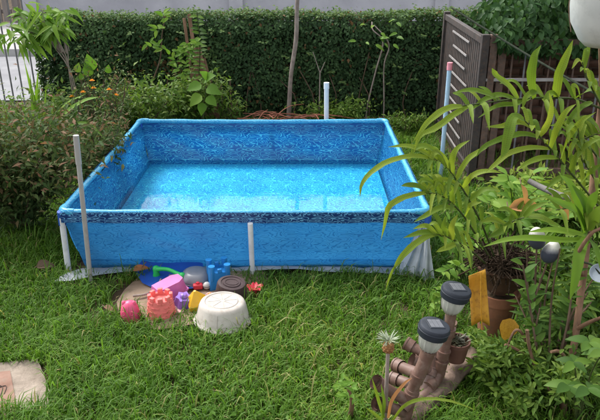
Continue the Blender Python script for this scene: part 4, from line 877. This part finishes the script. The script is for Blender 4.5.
def solar(label, u, v, Y, cw):
    c = py(u, v, Y); k = cw * m_per_px(c) / 2; o = thing('solar_lamp', label, 'garden lamp', c + [0, 0, -.11], 'solar garden lamps'); ax = (.16, -.04, 1)
    Rm = np.array(Vector((0, 0, 1)).rotation_difference(Vector(ax)).to_matrix())
    part('cap', MB().lathe([(.78 * k, -.34 * k), (.86 * k, -.44 * k), (.96 * k, -.40 * k), (1.0 * k, -.05 * k), (1.0 * k, .18 * k), (.93 * k, .30 * k), (.80 * k, .35 * k), (.001, .36 * k)], c, 36, axis=ax), M['solarblack'], o, smooth=35)
    part('seam_ring', MB().lathe([(1.0 * k, .0 * k), (1.025 * k, .03 * k), (1.0 * k, .06 * k)], c, 36, axis=ax, caps=False), M['solarblack'], o, smooth=60)
    sp_ = part('panel_frame', MB().box(c + Rm @ np.array([0, .05 * k, .365 * k]), (1.02 * k, 1.02 * k, .05 * k), M=Rm @ np.array(Matrix.Rotation(.2, 3, 'Z'))), M['solarblack'], o, bevel=.0015)
    for i in (-1, 0, 1): part('solar_cell', MB().box(c + Rm @ np.array(Matrix.Rotation(.2, 3, 'Z') @ Vector((i * .29 * k, .0, .395 * k))) + Rm @ np.array([0, .05 * k, 0]), (.27 * k, .82 * k, .02 * k), M=Rm @ np.array(Matrix.Rotation(.2, 3, 'Z'))), M['solarpanel'], sp_)
    n = 48; a = np.linspace(0, 2 * math.pi, n, endpoint=False); rows = []
    for rr, z in ((.78, -.34), (.77, -.6), (.72, -.95), (.62, -1.3), (.44, -1.6), (.24, -1.7)):
        w = rr * k * (1 + .08 * np.cos(a * 14)); rows.append(c + np.stack([w * np.cos(a), w * np.sin(a), np.full(n, z * k)], 1) @ Rm.T)
    part('lens', MB().grid(np.array(rows)[::-1], closed=True), M['lens'], o, smooth=70)
    part('reflector', MB().lathe([(.10 * k, -1.35 * k), (.13 * k, -1.0 * k), (.20 * k, -.8 * k), (.34 * k, -.55 * k), (.5 * k, -.38 * k)], c, 16, axis=ax), M['chrome'], o, smooth=60)
    part('stake', MB().tube([c + Rm @ np.array([0, 0, -1.46 * k]), c + Rm @ np.array([0, 0, -2.3 * k])], .26 * k, 10), M['solarblack'], o, smooth=60)
solar('nearer solar lamp with black cap and ribbed clear lens on brown pipe', 434, 329, 1.13, 32)
solar('farther solar lamp with black cap beside the orange yellow leaf', 456, 292, 1.28, 30)
def pot(name, label, rim_c, R_, h, taper, mat, axis=(0, 0, 1), fill='soil'):
    b = np.asarray(rim_c, float) - [0, 0, h]; o = thing(name, label, 'pot', b)
    part('pot_body', MB().lathe([(R_ * taper, 0), (R_ * .93, h * .80), (R_ * .93, h * .81), (R_ * 1.0, h * .82), (R_, h), (R_ * .90, h), (R_ * .86, h * .82), (.001, h * .80)], b, 30), M[mat], o, smooth=35)
    part('potting_soil', MB().lathe([(R_ * .88, h * .86), (R_ * .5, h * .90), (.001, h * .91)], b, 20), M[fill], o, smooth=60); return o
p_ = py(457, 340, 1.33); o = pot('flower_pot', 'small dark brown pot with a withered succulent beside the solar lamps', p_, .060, .100, .70, 'potbrown')
mb = MB(); k = 70; a = RNG.uniform(0, 6.28, k); mb.leaves(p_ + np.stack([RNG.normal(0, .018, k), RNG.normal(0, .018, k), np.full(k, -.006)], 1), np.stack([np.cos(a), np.sin(a), RNG.uniform(.3, 1.2, k)], 1), np.tile([0, 0, 1.], (k, 1)), .032, .010, .3, .2); part('succulent_leaves', mb, M['succulent'], o, smooth=0, kind='stuff')
# clay pot that carries the fern bowl
cp = py(499, 290, 1.62); cp_h = cp[2]
pot('clay_pot', 'terracotta clay pot standing under the fern bowl', (cp[0], cp[1], cp_h), .105, cp_h, .72, 'clay')
bw = py(503, 266, 1.62); b_ = np.array([cp[0] + .005, cp[1], cp_h]); hB = max(.06, bw[2] - cp_h)
fb = thing('fern_bowl', 'shallow clay bowl overflowing with dark matted fern roots', 'bowl', b_)
part('bowl_body', MB().lathe([(.06, 0), (.10, hB * .4), (.128, hB), (.135, hB + .004), (.135, hB + .014), (.124, hB + .012), (.09, hB * .6), (.001, hB * .5)], b_, 32), M['rootbowl'], fb, smooth=50)
mb = MB()
for k in range(260):
    a, rr = U(0, 6.28), .128 * math.sqrt(U(0, 1)); c = b_ + np.array([rr * math.cos(a), rr * math.sin(a), hB + .01 + .05 * (1 - rr / .128)]); d = RNG.normal(0, 1, 3) * np.array([.05, .05, .05]); mb.tube([c - d, c + [0, 0, U(.01, .035)], c + d], [.004, .002], 5, n=5)
part('root_mass', mb.lathe([(.120, hB - .01), (.105, hB + .02), (.07, hB + .055), (.03, hB + .07), (0, hB + .072)], b_, 18), M['rootmass'], fb, smooth=60, kind='stuff')
# hanging pot, top right
hp = py(603, 47, 1.02); R_ = 42 * m_per_px(hp); o = thing('hanging_pot', 'pale grey plastic pot hanging from a wire in the top corner', 'pot', hp)
part('pot_body', MB().lathe([(.001, .0), (R_ * .42, .002), (R_ * .58, .02), (R_ * .82, .07), (R_ * .93, .15), (R_ * 1.0, .2), (R_ * 1.06, .205), (R_ * 1.06, .23), (R_ * .98, .23), (R_ * .9, .16), (.001, .15)], hp, 40), M['hangpot'], o, smooth=50)
for a in (.6, 2.7, 4.75): part('wire', MB().tube([hp + [R_ * 1.08 * math.cos(a), R_ * 1.08 * math.sin(a), .22], hp + [0, 0, .62]], .0018, 6), M['cable'], o)
part('hanging_strand', MB().tube([hp + [-R_ * 1.02 + .0, -.03, .20], hp + [-R_ * 1.10, -.045, .12], hp + [-R_ * .98, -.05, .05]], .0016, 5, n=10), M['twig'], o)
part('tie_wire', MB().tube([hp + [-R_ * .22, -R_ * .99, .20], hp + [-R_ * .20, -R_ * .86, .085], hp + [-R_ * .15, -R_ * .62, .02], hp + [-R_ * .12, -R_ * .50, -.05], hp + [-R_ * .10, -R_ * .50, -.09]], .0014, 5, n=14), M['rail'], o)
# trunk at the right edge that carries the branch the pot hangs from
tr = thing('garden_tree', 'slim reddish brown trunk at the edge of the bed with side branches', 'tree', pz(563, 415) * np.array([1, 1, 0])); tb = BASE[tr]
T = [tb - [0, 0, .03], py(566, 385, 1.24), py(574, 345, 1.28), py(580, 300, 1.33), py(587, 240, 1.40), py(596, 160, 1.48), py(603, 100, 1.5), py(604, 40, 1.3), py(606, -40, 1.15), hp + np.array([.10, .05, .85])]
part('trunk', MB().tube(T, [.017, .0145, .0155, .014, .0165, .015, .02, .018, .019, .016, .013], 12, n=60), M['redbark'], tr, smooth=60)
part('branch', MB().tube([hp + [.12, .06, .78], hp + [.05, .02, .66], hp + [0, 0, .615], hp + [-.1, -.02, .60]], [.011, .008, .006], 8, n=10), M['redbark'], tr, smooth=60)
for P_ in ([(575, 330, 1.30), (590, 322, 1.26), (606, 316, 1.22)], [(570, 365, 1.26), (560, 352, 1.22), (551, 352, 1.2)], [(566, 385, 1.25), (556, 396, 1.2), (548, 388, 1.18)], [(583, 275, 1.36), (574, 262, 1.3), (590, 235, 1.28), (602, 228, 1.26)]):
    part('branch', MB().tube([py(*q) for q in P_], [.010, .006], 8, n=10), M['redbark'], tr, smooth=60)
o = part('fallen_branch', MB().tube([py(529, 181, 1.72), py(545, 189, 1.66), py(566, 197, 1.55), py(590, 200, 1.47)], [.013, .015, .014], 10, n=14), M['greybranch'], smooth=60); tag(o, 'short grey branch propped level against the reddish trunk above the dry leaves', 'branch')
o = thing('wall_dish', 'grey round dish half hidden at the picture edge near the trunk', 'dish', py(600, 274, 1.30)); c = BASE[o]
part('plate', MB().lathe([(.001, 0), (.030, .002), (.040, .012), (.042, .012), (.036, -.002), (.001, -.004)], c, 24, axis=(-.3, -.6, .7)), M['greydish'], o, smooth=40); part('hook', MB().tube([c, c + [-.02, .04, .02], py(583, 262, 1.36)], .004, 6, n=8), M['cable'], o)

# ---------------------------------------------------------------- ferns: leaflets traced one by one
def frond(parent, rachis, leaflets, r=.005, w=.026, mat=None):
    R3 = [py(*q) for q in rachis]; fr = part('frond_stalk', MB().tube(R3, [r, r * .5], 7, n=20), M['greenstem'], parent, smooth=60)
    for L_ in leaflets:
        ww = w
        if isinstance(L_[-1], float) and not isinstance(L_[-1], tuple): ww = L_[-1]; L_ = L_[:-1]
        pts = [py(*q) for q in L_]; ribbon('leaflet', fr, pts, ww, mat or M['fern'], 14)
    rc = catmull(R3, 30); tt = nrm(np.gradient(rc, axis=0)); side = nrm(np.cross(tt, [0, -.5, .85]))
    for i in range(6, 29, 3):                                   # the shorter leaflets between the traced ones
        for sg in (-1, 1):
            if random.random() < .25: continue
            ln = U(.11, .20) * (1 - .4 * i / 30); d = nrm(side[i] * sg + tt[i] * U(.3, .8) + np.array([0, 0, U(.0, .5)]))
            ribbon('leaflet', fr, [rc[i], rc[i] + d * ln * .5 + [0, 0, ln * .12], rc[i] + d * ln + [0, -ln * .1, -ln * U(.0, .35)]], U(.016, .024), mat or M['fern'], 10)
fe = thing('fern', 'large fern with long spotted yellow green leaflets growing on the trunk', 'fern', py(598, 212, 1.45))
# upper frond arching to the left across the fence
frond(fe, [(600, 108, 1.5), (575, 99, 1.46), (545, 98, 1.42), (515, 99, 1.38), (485, 103, 1.34), (460, 106, 1.31)], [
    [(462, 106, 1.31), (446, 109, 1.28), (428, 122, 1.26), (413, 142, 1.25)], [(470, 105, 1.32), (452, 116, 1.29), (436, 128, 1.27), (420, 136, 1.26), (414, 152, 1.25)],
    [(500, 100, 1.36), (487, 94, 1.33), (471, 90, 1.31), (452, 93, 1.30)], [(518, 99, 1.38), (508, 86, 1.36), (496, 76, 1.34), (492, 68, 1.34), 0.035],
    [(534, 98, 1.40), (531, 80, 1.38), (534, 58, 1.37), (541, 45, 1.37), 0.035], [(556, 98, 1.44), (559, 76, 1.41), (566, 58, 1.39), (573, 40, 1.39), 0.037],
    [(515, 99, 1.38), (500, 95, 1.36), (484, 100, 1.34), (468, 113, 1.32)], [(545, 98, 1.42), (536, 92, 1.39), (526, 97, 1.37), (522, 110, 1.36)],
    [(560, 98, 1.44), (552, 93, 1.42), (546, 100, 1.40), (548, 116, 1.39)], [(580, 99, 1.46), (577, 88, 1.44), (573, 87, 1.43), (576, 100, 1.42)], [(530, 98, 1.40), (515, 104, 1.37), (497, 106, 1.35), (478, 118, 1.33)],
    [(592, 102, 1.48), (580, 108, 1.44), (570, 120, 1.42), (566, 138, 1.41)], [(575, 99, 1.46), (590, 90, 1.42), (606, 88, 1.40)]])
# second frond rising from the right edge
frond(fe, [(603, 212, 1.46), (585, 190, 1.42), (565, 166, 1.38), (548, 146, 1.34), (534, 130, 1.31), (524, 120, 1.29)], [
    [(524, 120, 1.29), (514, 117, 1.27), (509, 132, 1.25), (505, 150, 1.24), (501, 158, 1.24), 0.040], [(532, 128, 1.31), (518, 122, 1.29), (503, 126, 1.27), (486, 127, 1.26)],
    [(541, 138, 1.33), (524, 134, 1.30), (504, 138, 1.28), (484, 147, 1.27), (476, 157, 1.26)], [(550, 149, 1.35), (530, 148, 1.31), (508, 154, 1.28), (494, 166, 1.26), (486, 172, 1.25)],
    [(558, 158, 1.36), (542, 158, 1.33), (528, 163, 1.31), (518, 170, 1.30)], [(540, 136, 1.33), (548, 122, 1.31), (551, 106, 1.30), (549, 92, 1.30)], [(550, 148, 1.35), (556, 130, 1.32), (566, 112, 1.30), (576, 104, 1.29)],
    [(560, 160, 1.37), (566, 142, 1.34), (578, 124, 1.32), (596, 112, 1.30)], [(570, 172, 1.39), (577, 156, 1.36), (590, 143, 1.33), (606, 136, 1.32)], [(580, 184, 1.41), (590, 172, 1.38), (602, 164, 1.36)],
    [(575, 178, 1.40), (560, 178, 1.36), (545, 190, 1.33)]])
frond(fe, [(606, 130, 1.5), (592, 136, 1.46), (578, 140, 1.42), (568, 141, 1.40)], [[(590, 136, 1.46), (580, 128, 1.42), (570, 130, 1.4), 0.036], [(580, 139, 1.42), (572, 146, 1.4), (568, 158, 1.38), 0.024], [(600, 133, 1.48), (592, 122, 1.44), (580, 116, 1.42), 0.040]], w=.045)
for rc_ in ([(606, 170, 1.48), (592, 150, 1.44), (572, 130, 1.40), (556, 122, 1.37)], [(606, 226, 1.44), (592, 214, 1.40), (574, 208, 1.36), (556, 210, 1.33)], [(608, 118, 1.46), (596, 96, 1.42), (586, 76, 1.39), (582, 62, 1.38)], [(606, 196, 1.46), (588, 168, 1.40), (580, 150, 1.37), (578, 128, 1.35)]): frond(fe, rc_, [])
ff = thing('fern', 'smaller fern with drooping ribbon leaflets planted in the root filled bowl', 'fern', b_ + [0, 0, hB + .02]); fo = BASE[ff]
# its fronds start in the bowl
frond(ff, [(494, 256, 1.60), (482, 225, 1.52), (468, 198, 1.46), (455, 178, 1.42), (442, 163, 1.40), (428, 158, 1.38)], [
    [(436, 160, 1.39), (415, 156, 1.36), (390, 161, 1.33), (372, 172, 1.31), (362, 184, 1.30), (360, 197, 1.30)], [(440, 162, 1.40), (424, 152, 1.38), (408, 146, 1.37), (388, 147, 1.36)], [(446, 167, 1.40), (436, 152, 1.39), (424, 146, 1.38), (414, 150, 1.37), (409, 162, 1.37)],
    [(450, 172, 1.41), (444, 158, 1.40), (436, 152, 1.38), (431, 160, 1.37), (432, 174, 1.36)], [(456, 180, 1.42), (466, 162, 1.40), (478, 152, 1.39), (487, 148, 1.38)], [(462, 188, 1.44), (472, 176, 1.41), (488, 171, 1.39), (502, 173, 1.38)],
    [(452, 175, 1.42), (452, 160, 1.40), (458, 148, 1.39), (470, 140, 1.38)], [(460, 186, 1.43), (446, 180, 1.40), (432, 184, 1.38), (424, 194, 1.37)], [(470, 200, 1.46), (484, 190, 1.43), (500, 190, 1.41)]])
frond(ff, [(490, 258, 1.58), (476, 235, 1.50), (462, 214, 1.44), (448, 200, 1.41), (436, 194, 1.39), (424, 193, 1.37)], [
    [(426, 193, 1.37), (412, 195, 1.35), (398, 200, 1.33), (388, 208, 1.32), (385, 222, 1.32), (381, 240, 1.32), 0.026], [(430, 194, 1.38), (420, 187, 1.36), (408, 185, 1.35), (401, 186, 1.35)], [(440, 196, 1.39), (434, 184, 1.38), (424, 180, 1.36), (418, 184, 1.36)], [(446, 199, 1.40), (444, 186, 1.39), (438, 182, 1.37), (434, 190, 1.36)],
    [(452, 204, 1.42), (452, 190, 1.40), (447, 186, 1.38), (443, 196, 1.37)], [(456, 208, 1.43), (440, 208, 1.40), (425, 216, 1.37), (414, 222, 1.36)], [(464, 217, 1.45), (470, 206, 1.42), (482, 202, 1.40)]])
frond(ff, [(486, 264, 1.57), (470, 250, 1.48), (456, 241, 1.42), (444, 236, 1.38), (434, 234, 1.36)], [
    [(436, 234, 1.36), (424, 238, 1.34), (408, 250, 1.33), (398, 262, 1.33), (393, 271, 1.33), 0.029], [(395, 266, 1.33), (390, 276, 1.33), (386, 289, 1.33), 0.011], [(440, 235, 1.37), (428, 232, 1.35), (416, 234, 1.34), (403, 238, 1.33)], [(436, 234, 1.36), (426, 226, 1.35), (413, 229, 1.34), 0.024], [(444, 236, 1.38), (437, 228, 1.36), (434, 224, 1.35), 0.024],
    [(452, 240, 1.40), (452, 226, 1.38), (458, 214, 1.37)], [(458, 243, 1.42), (446, 248, 1.39), (436, 252, 1.38)], [(450, 238, 1.40), (444, 228, 1.38), (446, 216, 1.37)]])
frond(ff, [(500, 254, 1.60), (500, 236, 1.54), (512, 222, 1.48), (530, 216, 1.44)], [[(508, 226, 1.50), (494, 220, 1.46), (480, 222, 1.44)], [(518, 219, 1.47), (508, 210, 1.44), (496, 210, 1.42)], [(528, 216, 1.44), (542, 218, 1.40), (558, 226, 1.37)], [(512, 222, 1.48), (500, 232, 1.44), (488, 238, 1.42)], [(524, 217, 1.45), (534, 208, 1.42), (548, 202, 1.40)]], w=.03)
# strap leaves over the right part of the bed
sb = thing('strap_leaf_plant', 'plant with broad light green strap leaves in front of the trunk', 'plant', py(590, 240, 1.38))
for L_, w_ in (([(586, 235, 1.36), (576, 212, 1.30), (562, 204, 1.27), (546, 196, 1.26)], .045), ([(588, 232, 1.36), (572, 190, 1.30), (560, 175, 1.27)], .05), ([(590, 230, 1.36), (585, 205, 1.31), (572, 185, 1.28)], .05), ([(588, 236, 1.36), (580, 250, 1.29), (576, 275, 1.26), (570, 300, 1.25)], .048),
               ([(588, 236, 1.35), (570, 232, 1.29), (550, 230, 1.27), (528, 232, 1.27)], .032), ([(588, 238, 1.35), (596, 250, 1.28), (602, 275, 1.26)], .03), ([(586, 228, 1.35), (590, 205, 1.29), (598, 190, 1.27)], .048), ([(584, 240, 1.36), (560, 240, 1.30), (530, 238, 1.28), (505, 240, 1.28), (483, 247, 1.29)], .03), ([(588, 230, 1.35), (596, 215, 1.3), (606, 205, 1.28)], .05)):
    ribbon('leaf', sb, [py(*q) for q in L_], w_, M['blade'], 14, None, .05, 'blade')
part('rootstock', MB().tube([py(590, 244, 1.42), py(588, 234, 1.37)], [.02, .012], 8), M['rootmass'], sb, smooth=60)

# spotted yellow leaves, dry leaves, eggs
o = thing('yellow_leaf', 'upright orange yellow leaf with rusty spots before the clay pot', 'leaf', py(478, 328, 1.42))
R_ = []
for t in np.linspace(0, 1, 12):
    R_.append([py(468.5 + 3 * t + (17 + 1.5 * t) * sx, 276 - 7 * sx * (1 - t) + (326 - 276 - 5 * (1 - abs(2 * sx - 1))) * t, 1.44 + .018 * math.sin(3.1 * sx) - .035 * t + .01 * math.sin(5 * t)) for sx in np.linspace(0, 1, 7)])
oo = part('blade', MB().grid(np.array(R_)), M['yellow_leaf'], o, smooth=80); oo.modifiers.new('thick', 'SOLIDIFY').thickness = .0015
part('midrib', MB().tube([py(481, 272, 1.415), py(481, 300, 1.40), py(482, 330, 1.385)], .0028, 6, n=8), M['yellow_leaf'], o)
o = thing('yellow_leaf', 'broad yellow leaf drooping below the clay pot', 'leaf', py(505, 335, 1.40))
place('leaf', unit_leaf('leaf', .75, M['yellow_leaf'], 'heart', .3, .1), o, py(512, 319, 1.42), (-.35, -.35, -1), (-.2, -.9, .3), .115); part('stalk', MB().tube([py(512, 319, 1.42), py(516, 308, 1.47)], .003, 5), M['greenstem'], o)
for (lab, u, v, D_, S_) in (('flat dry orange brown leaf below the grey branch', 508, 208, (1, .1, .05), .17), ('upright dry orange leaf beside the flat dry leaf', 521, 184, (.35, -.2, -1), .11), ('broad dry orange leaf under the end of the grey branch', 553, 198, (.5, -.3, -.5), .12)):
    o = thing('dry_leaf', lab, 'leaf', py(u, v, 1.50), 'dry leaves under the fern'); place('leaf', LF['dry'][0], o, py(u, v, 1.50), D_, (0, -.7, .7), S_, S_ * (.45 if 'upright' in lab else .8)); part('stalk', MB().tube([py(u, v, 1.50), py(u - 1, v - 6, 1.53)], .0025, 5), M['twig'], o)
for (lab, u, v, rz) in (('grey bottomed white egg shell on a stick, the upper of two', 537, 238, -.25), ('pale egg shell on a stick, the lower of two', 551, 252, .25)):
    c = py(u, v, 1.36); o = thing('egg_ornament', lab, 'ornament', c - [0, 0, .2], 'egg shells on sticks'); k = 8.5 * m_per_px(c)
    part('egg_shell', MB().lathe([(max(.0005, k * math.cos(x) * (1 - .12 * math.sin(x))), k * 1.5 * math.sin(x)) for x in np.linspace(-1.2, 1.57, 14)], c, 22, axis=(rz, -.2, 1)), M['egg'], o, smooth=80)
    part('stick', MB().tube([c, c - [rz * .2, -.03, .38]], .004, 6), M['twig'], o)

# ---------------------------------------------------------------- leafy plants of the bed
def sprig(parent, P, n, kind, L_, spread=.9, mat='greenstem', r=.004, start=4, flat=(0, -.5, .9)):
    cv = catmull(P, 24); part('stem', MB().tube(cv, [r, r * .5], 5), M[mat], parent, smooth=60); t = nrm(np.gradient(cv, axis=0))
    for i in np.linspace(start, 23, n).astype(int):
        s = 1 if random.random() < .5 else -1; side = nrm(np.cross(t[i], flat)); place('leaf', random.choice(LF[kind]), parent, cv[i], side * s * spread + t[i] * U(.2, .9) + RNG.normal(0, .25, 3), np.asarray(flat) + RNG.normal(0, .3, 3), L_ * U(.7, 1.2))
o = thing('leafy_bush', 'dark green bush with narrow pointed leaves below the egg shells', 'bush', pz(548, 400) * np.array([1, 1, 0])); b0 = BASE[o]
for k in range(26):
    u, v = 520 + 78 * (k % 8) / 7 + U(-5, 5), (258 if k < 8 else 300) + U(-12, 16); Yk = U(1.30, 1.50); tip = py(u, v, Yk); sprig(o, [b0 + [U(-.02, .02), U(-.02, .02), -.02], b0 * .5 + tip * .5 + [U(-.04, .04), .03, .06], tip], 13, 'lance' if k % 3 else 'oval', .062, start=8, mat='twig', r=.006)
o = thing('oval_leaf_plant', 'foreground plant with large oval fresh green leaves in the lower corner', 'plant', pz(578, 425) * np.array([1, 1, 0])); b0 = BASE[o]
for (u, v, Yk) in ((574, 362, 1.10), (590, 342, 1.12), (603, 352, 1.08), (568, 385, 1.06), (588, 388, 1.04)):
    tip = py(u, v, Yk); cv = catmull([b0 - [0, 0, .02], (b0 + tip) / 2 + [0, .02, .05], tip], 12); part('stem', MB().tube(cv, [.004, .0025], 5), M['greenstem'], o)
    for k in range(5): a = k * 1.2566 + U(-.2, .2); place('leaf', LF['oval'][k % 3], o, tip, (math.cos(a), math.sin(a) * .7 - .2, U(-.15, .2)), (0, -.4, 1), U(.062, .088))
o = thing('lime_leaf_bush', 'light green leafy bush growing behind the fern before the barred fence', 'bush', pz(512, 235) * np.array([1, 1, 0])); b0 = BASE[o]
for k in range(20):
    tip = py(U(478, 572), U(168, 232), U(1.9, 2.3)); sprig(o, [b0 + [U(-.05, .05), U(-.1, .1), -.02], (b0 + tip) / 2 + [0, 0, .08], tip], 11, 'lime', .085, start=9)
o = thing('lime_leaf_bush', 'low light green leaves beside the fern bowl at the lawn edge', 'bush', pz(462, 280) * np.array([1, 1, 0])); b0 = BASE[o]
for k in range(11):
    tip = py(U(440, 486), U(205, 275), U(1.72, 1.98)); sprig(o, [b0 + [U(-.05, .05), U(-.05, .05), -.02], (b0 + tip) / 2 + [0, 0, .05], tip], 9, 'lime', .06, start=9)
o = thing('lime_leaf_bush', 'small light green leafy weed standing beside the farther solar lamp', 'bush', pz(440, 330) * np.array([1, 1, 0])); b0 = BASE[o]
for k in range(9):
    tip = py(U(426, 462), U(282, 312), U(1.62, 1.78)); sprig(o, [b0 + [U(-.03, .03), U(-.03, .03), -.02], (b0 + tip) / 2 + [0, 0, .03], tip], 7, 'lime', .042, start=8, r=.003)
clump('ground_cover_plant', 'mass of small fresh green leaves covering the bed below the clay pot', 'plant', (*pz(512, 388)[:2], 0), (.24, .24), .15, 3000, 'mid', .042, .42, 14, 1.0, True, up=.8, stemmat='greenstem')
clump('ground_cover_plant', 'green ground cover around the foot of the reddish trunk', 'plant', (*pz(548, 395)[:2], 0), (.30, .28), .24, 3600, 'mid', .045, .36, 12, 1.0, True, up=.8, stemmat='greenstem')
clump('ground_cover_plant', 'dense shady leaves between the clay pot and the trunk', 'plant', (*pz(572, 335)[:2], 0), (.30, .30), .44, 3600, 'mid', .055, .36, 14, 1.0, True, up=.8, stemmat='greenstem')
clump('ground_cover_plant', 'leafy growth filling the bed in front of the barred fence', 'plant', (1.9, 4.25, 0), (.55, .35), .34, 2600, 'lime', .065, .42, 14, 1.0, True, up=.8, stemmat='greenstem')
pot('clay_pot', 'small terracotta pot half buried in leaves at the bottom of the bed', py(533, 372, 1.30), .072, .12, .75, 'clay')
for k, P_ in enumerate(([(505, 352), (516, 330), (528, 345), (548, 398)], [(560, 408), (545, 372), (520, 352), (505, 345)], [(545, 408), (540, 385), (530, 350), (527, 330)])):
    tag(part('bare_branch', MB().tube([py(u, v, 1.33 - .04 * k) for u, v in P_], [.004, .007, .008], 6, n=16), M['redbark'], smooth=60), ['thin bare branch arching over the ground cover by the yellow leaf', 'bare branch crossing the small terracotta pot', 'upright bare branch beside the small terracotta pot'][k], 'branch')

# pineapple on its stalk and neighbours
c = py(388, 352, 1.06); o = thing('pineapple_plant', 'small pineapple with a pale tufted crown on a tall bare stalk', 'plant', pz(386, 425) * np.array([1, 1, 0])); b0 = BASE[o]
part('stalk', MB().tube([b0 - [0, 0, .02], py(386, 400, 1.07), py(387, 375, 1.06), c], [.0085, .007], 8, n=12), M['palebark'], o, smooth=60)
fh = .045; fr = part('fruit', MB().lathe([(.004, 0), (.016, .004), (.0195, .016), (.018, .03), (.012, .041), (0, .044)], c, 18), M['fruit'], o, smooth=60)
mb = MB()
for r_ in range(4):
    for k in range(9): a = k * .698 + r_ * .35; rr = .0185 - .002 * abs(r_ - 1); mb.lathe([(.0055, -.001), (.004, .003), (0, .0065)], c + [rr * math.cos(a), rr * math.sin(a), .008 + r_ * .009], 6, axis=(math.cos(a), math.sin(a), .4))
part('fruit_eyes', mb, M['fruit'], fr, smooth=60, kind='stuff')
k = 60; a = RNG.uniform(0, 6.28, k); e = RNG.uniform(.1, 1.6, k); mb = MB().leaves(c + np.stack([.006 * np.cos(a), .006 * np.sin(a), .038 + .012 * RNG.random(k)], 1), np.stack([np.cos(a), np.sin(a), e], 1), np.stack([-np.cos(a), -np.sin(a), np.ones(k)], 1), RNG.uniform(.03, .055, k), .006, .25, .3)
part('crown', mb, M['crown'], o, smooth=0, kind='stuff')
bl = [[(384, 418, 1.06), (378, 398, 1.05), (372, 378, 1.05)], [(388, 418, 1.05), (392, 400, 1.05), (404, 384, 1.05), (412, 378, 1.05)], [(382, 420, 1.05), (384, 402, 1.04), (381, 384, 1.04)], [(390, 424, 1.05), (404, 406, 1.02), (424, 399, 1.0), (450, 401, .99), (476, 410, .98)], [(386, 424, 1.04), (374, 414, 1.03), (366, 408, 1.02)]]
for P_ in bl: ribbon('leaf', o, [py(*q) for q in P_], .014, M['dry'] if len(P_) == 4 and P_[1][0] < 400 else M['fern'], 14, None, .02, 'blade')
o = thing('small_seedling', 'small bushy seedling with yellowish top on a brown stem in the lawn', 'plant', pz(350, 415) * np.array([1, 1, 0])); b0 = BASE[o]
part('stem', MB().tube([b0 - [0, 0, .02], py(352, 402, 1.12), py(348, 388, 1.12)], [.012, .009, .006], 8, n=8), M['redbark'], o, smooth=60)
for k in range(46):
    top = random.random(); c = py(345 + U(-10, 10) * (1.1 - .5 * top), 400 - 20 * top, 1.12 + U(-.03, .03)); a = U(0, 6.28); place('leaf', random.choice(LF['lime']), o, c, (math.cos(a), math.sin(a), U(0, .7)), (0, -.4, 1), U(.024, .04))
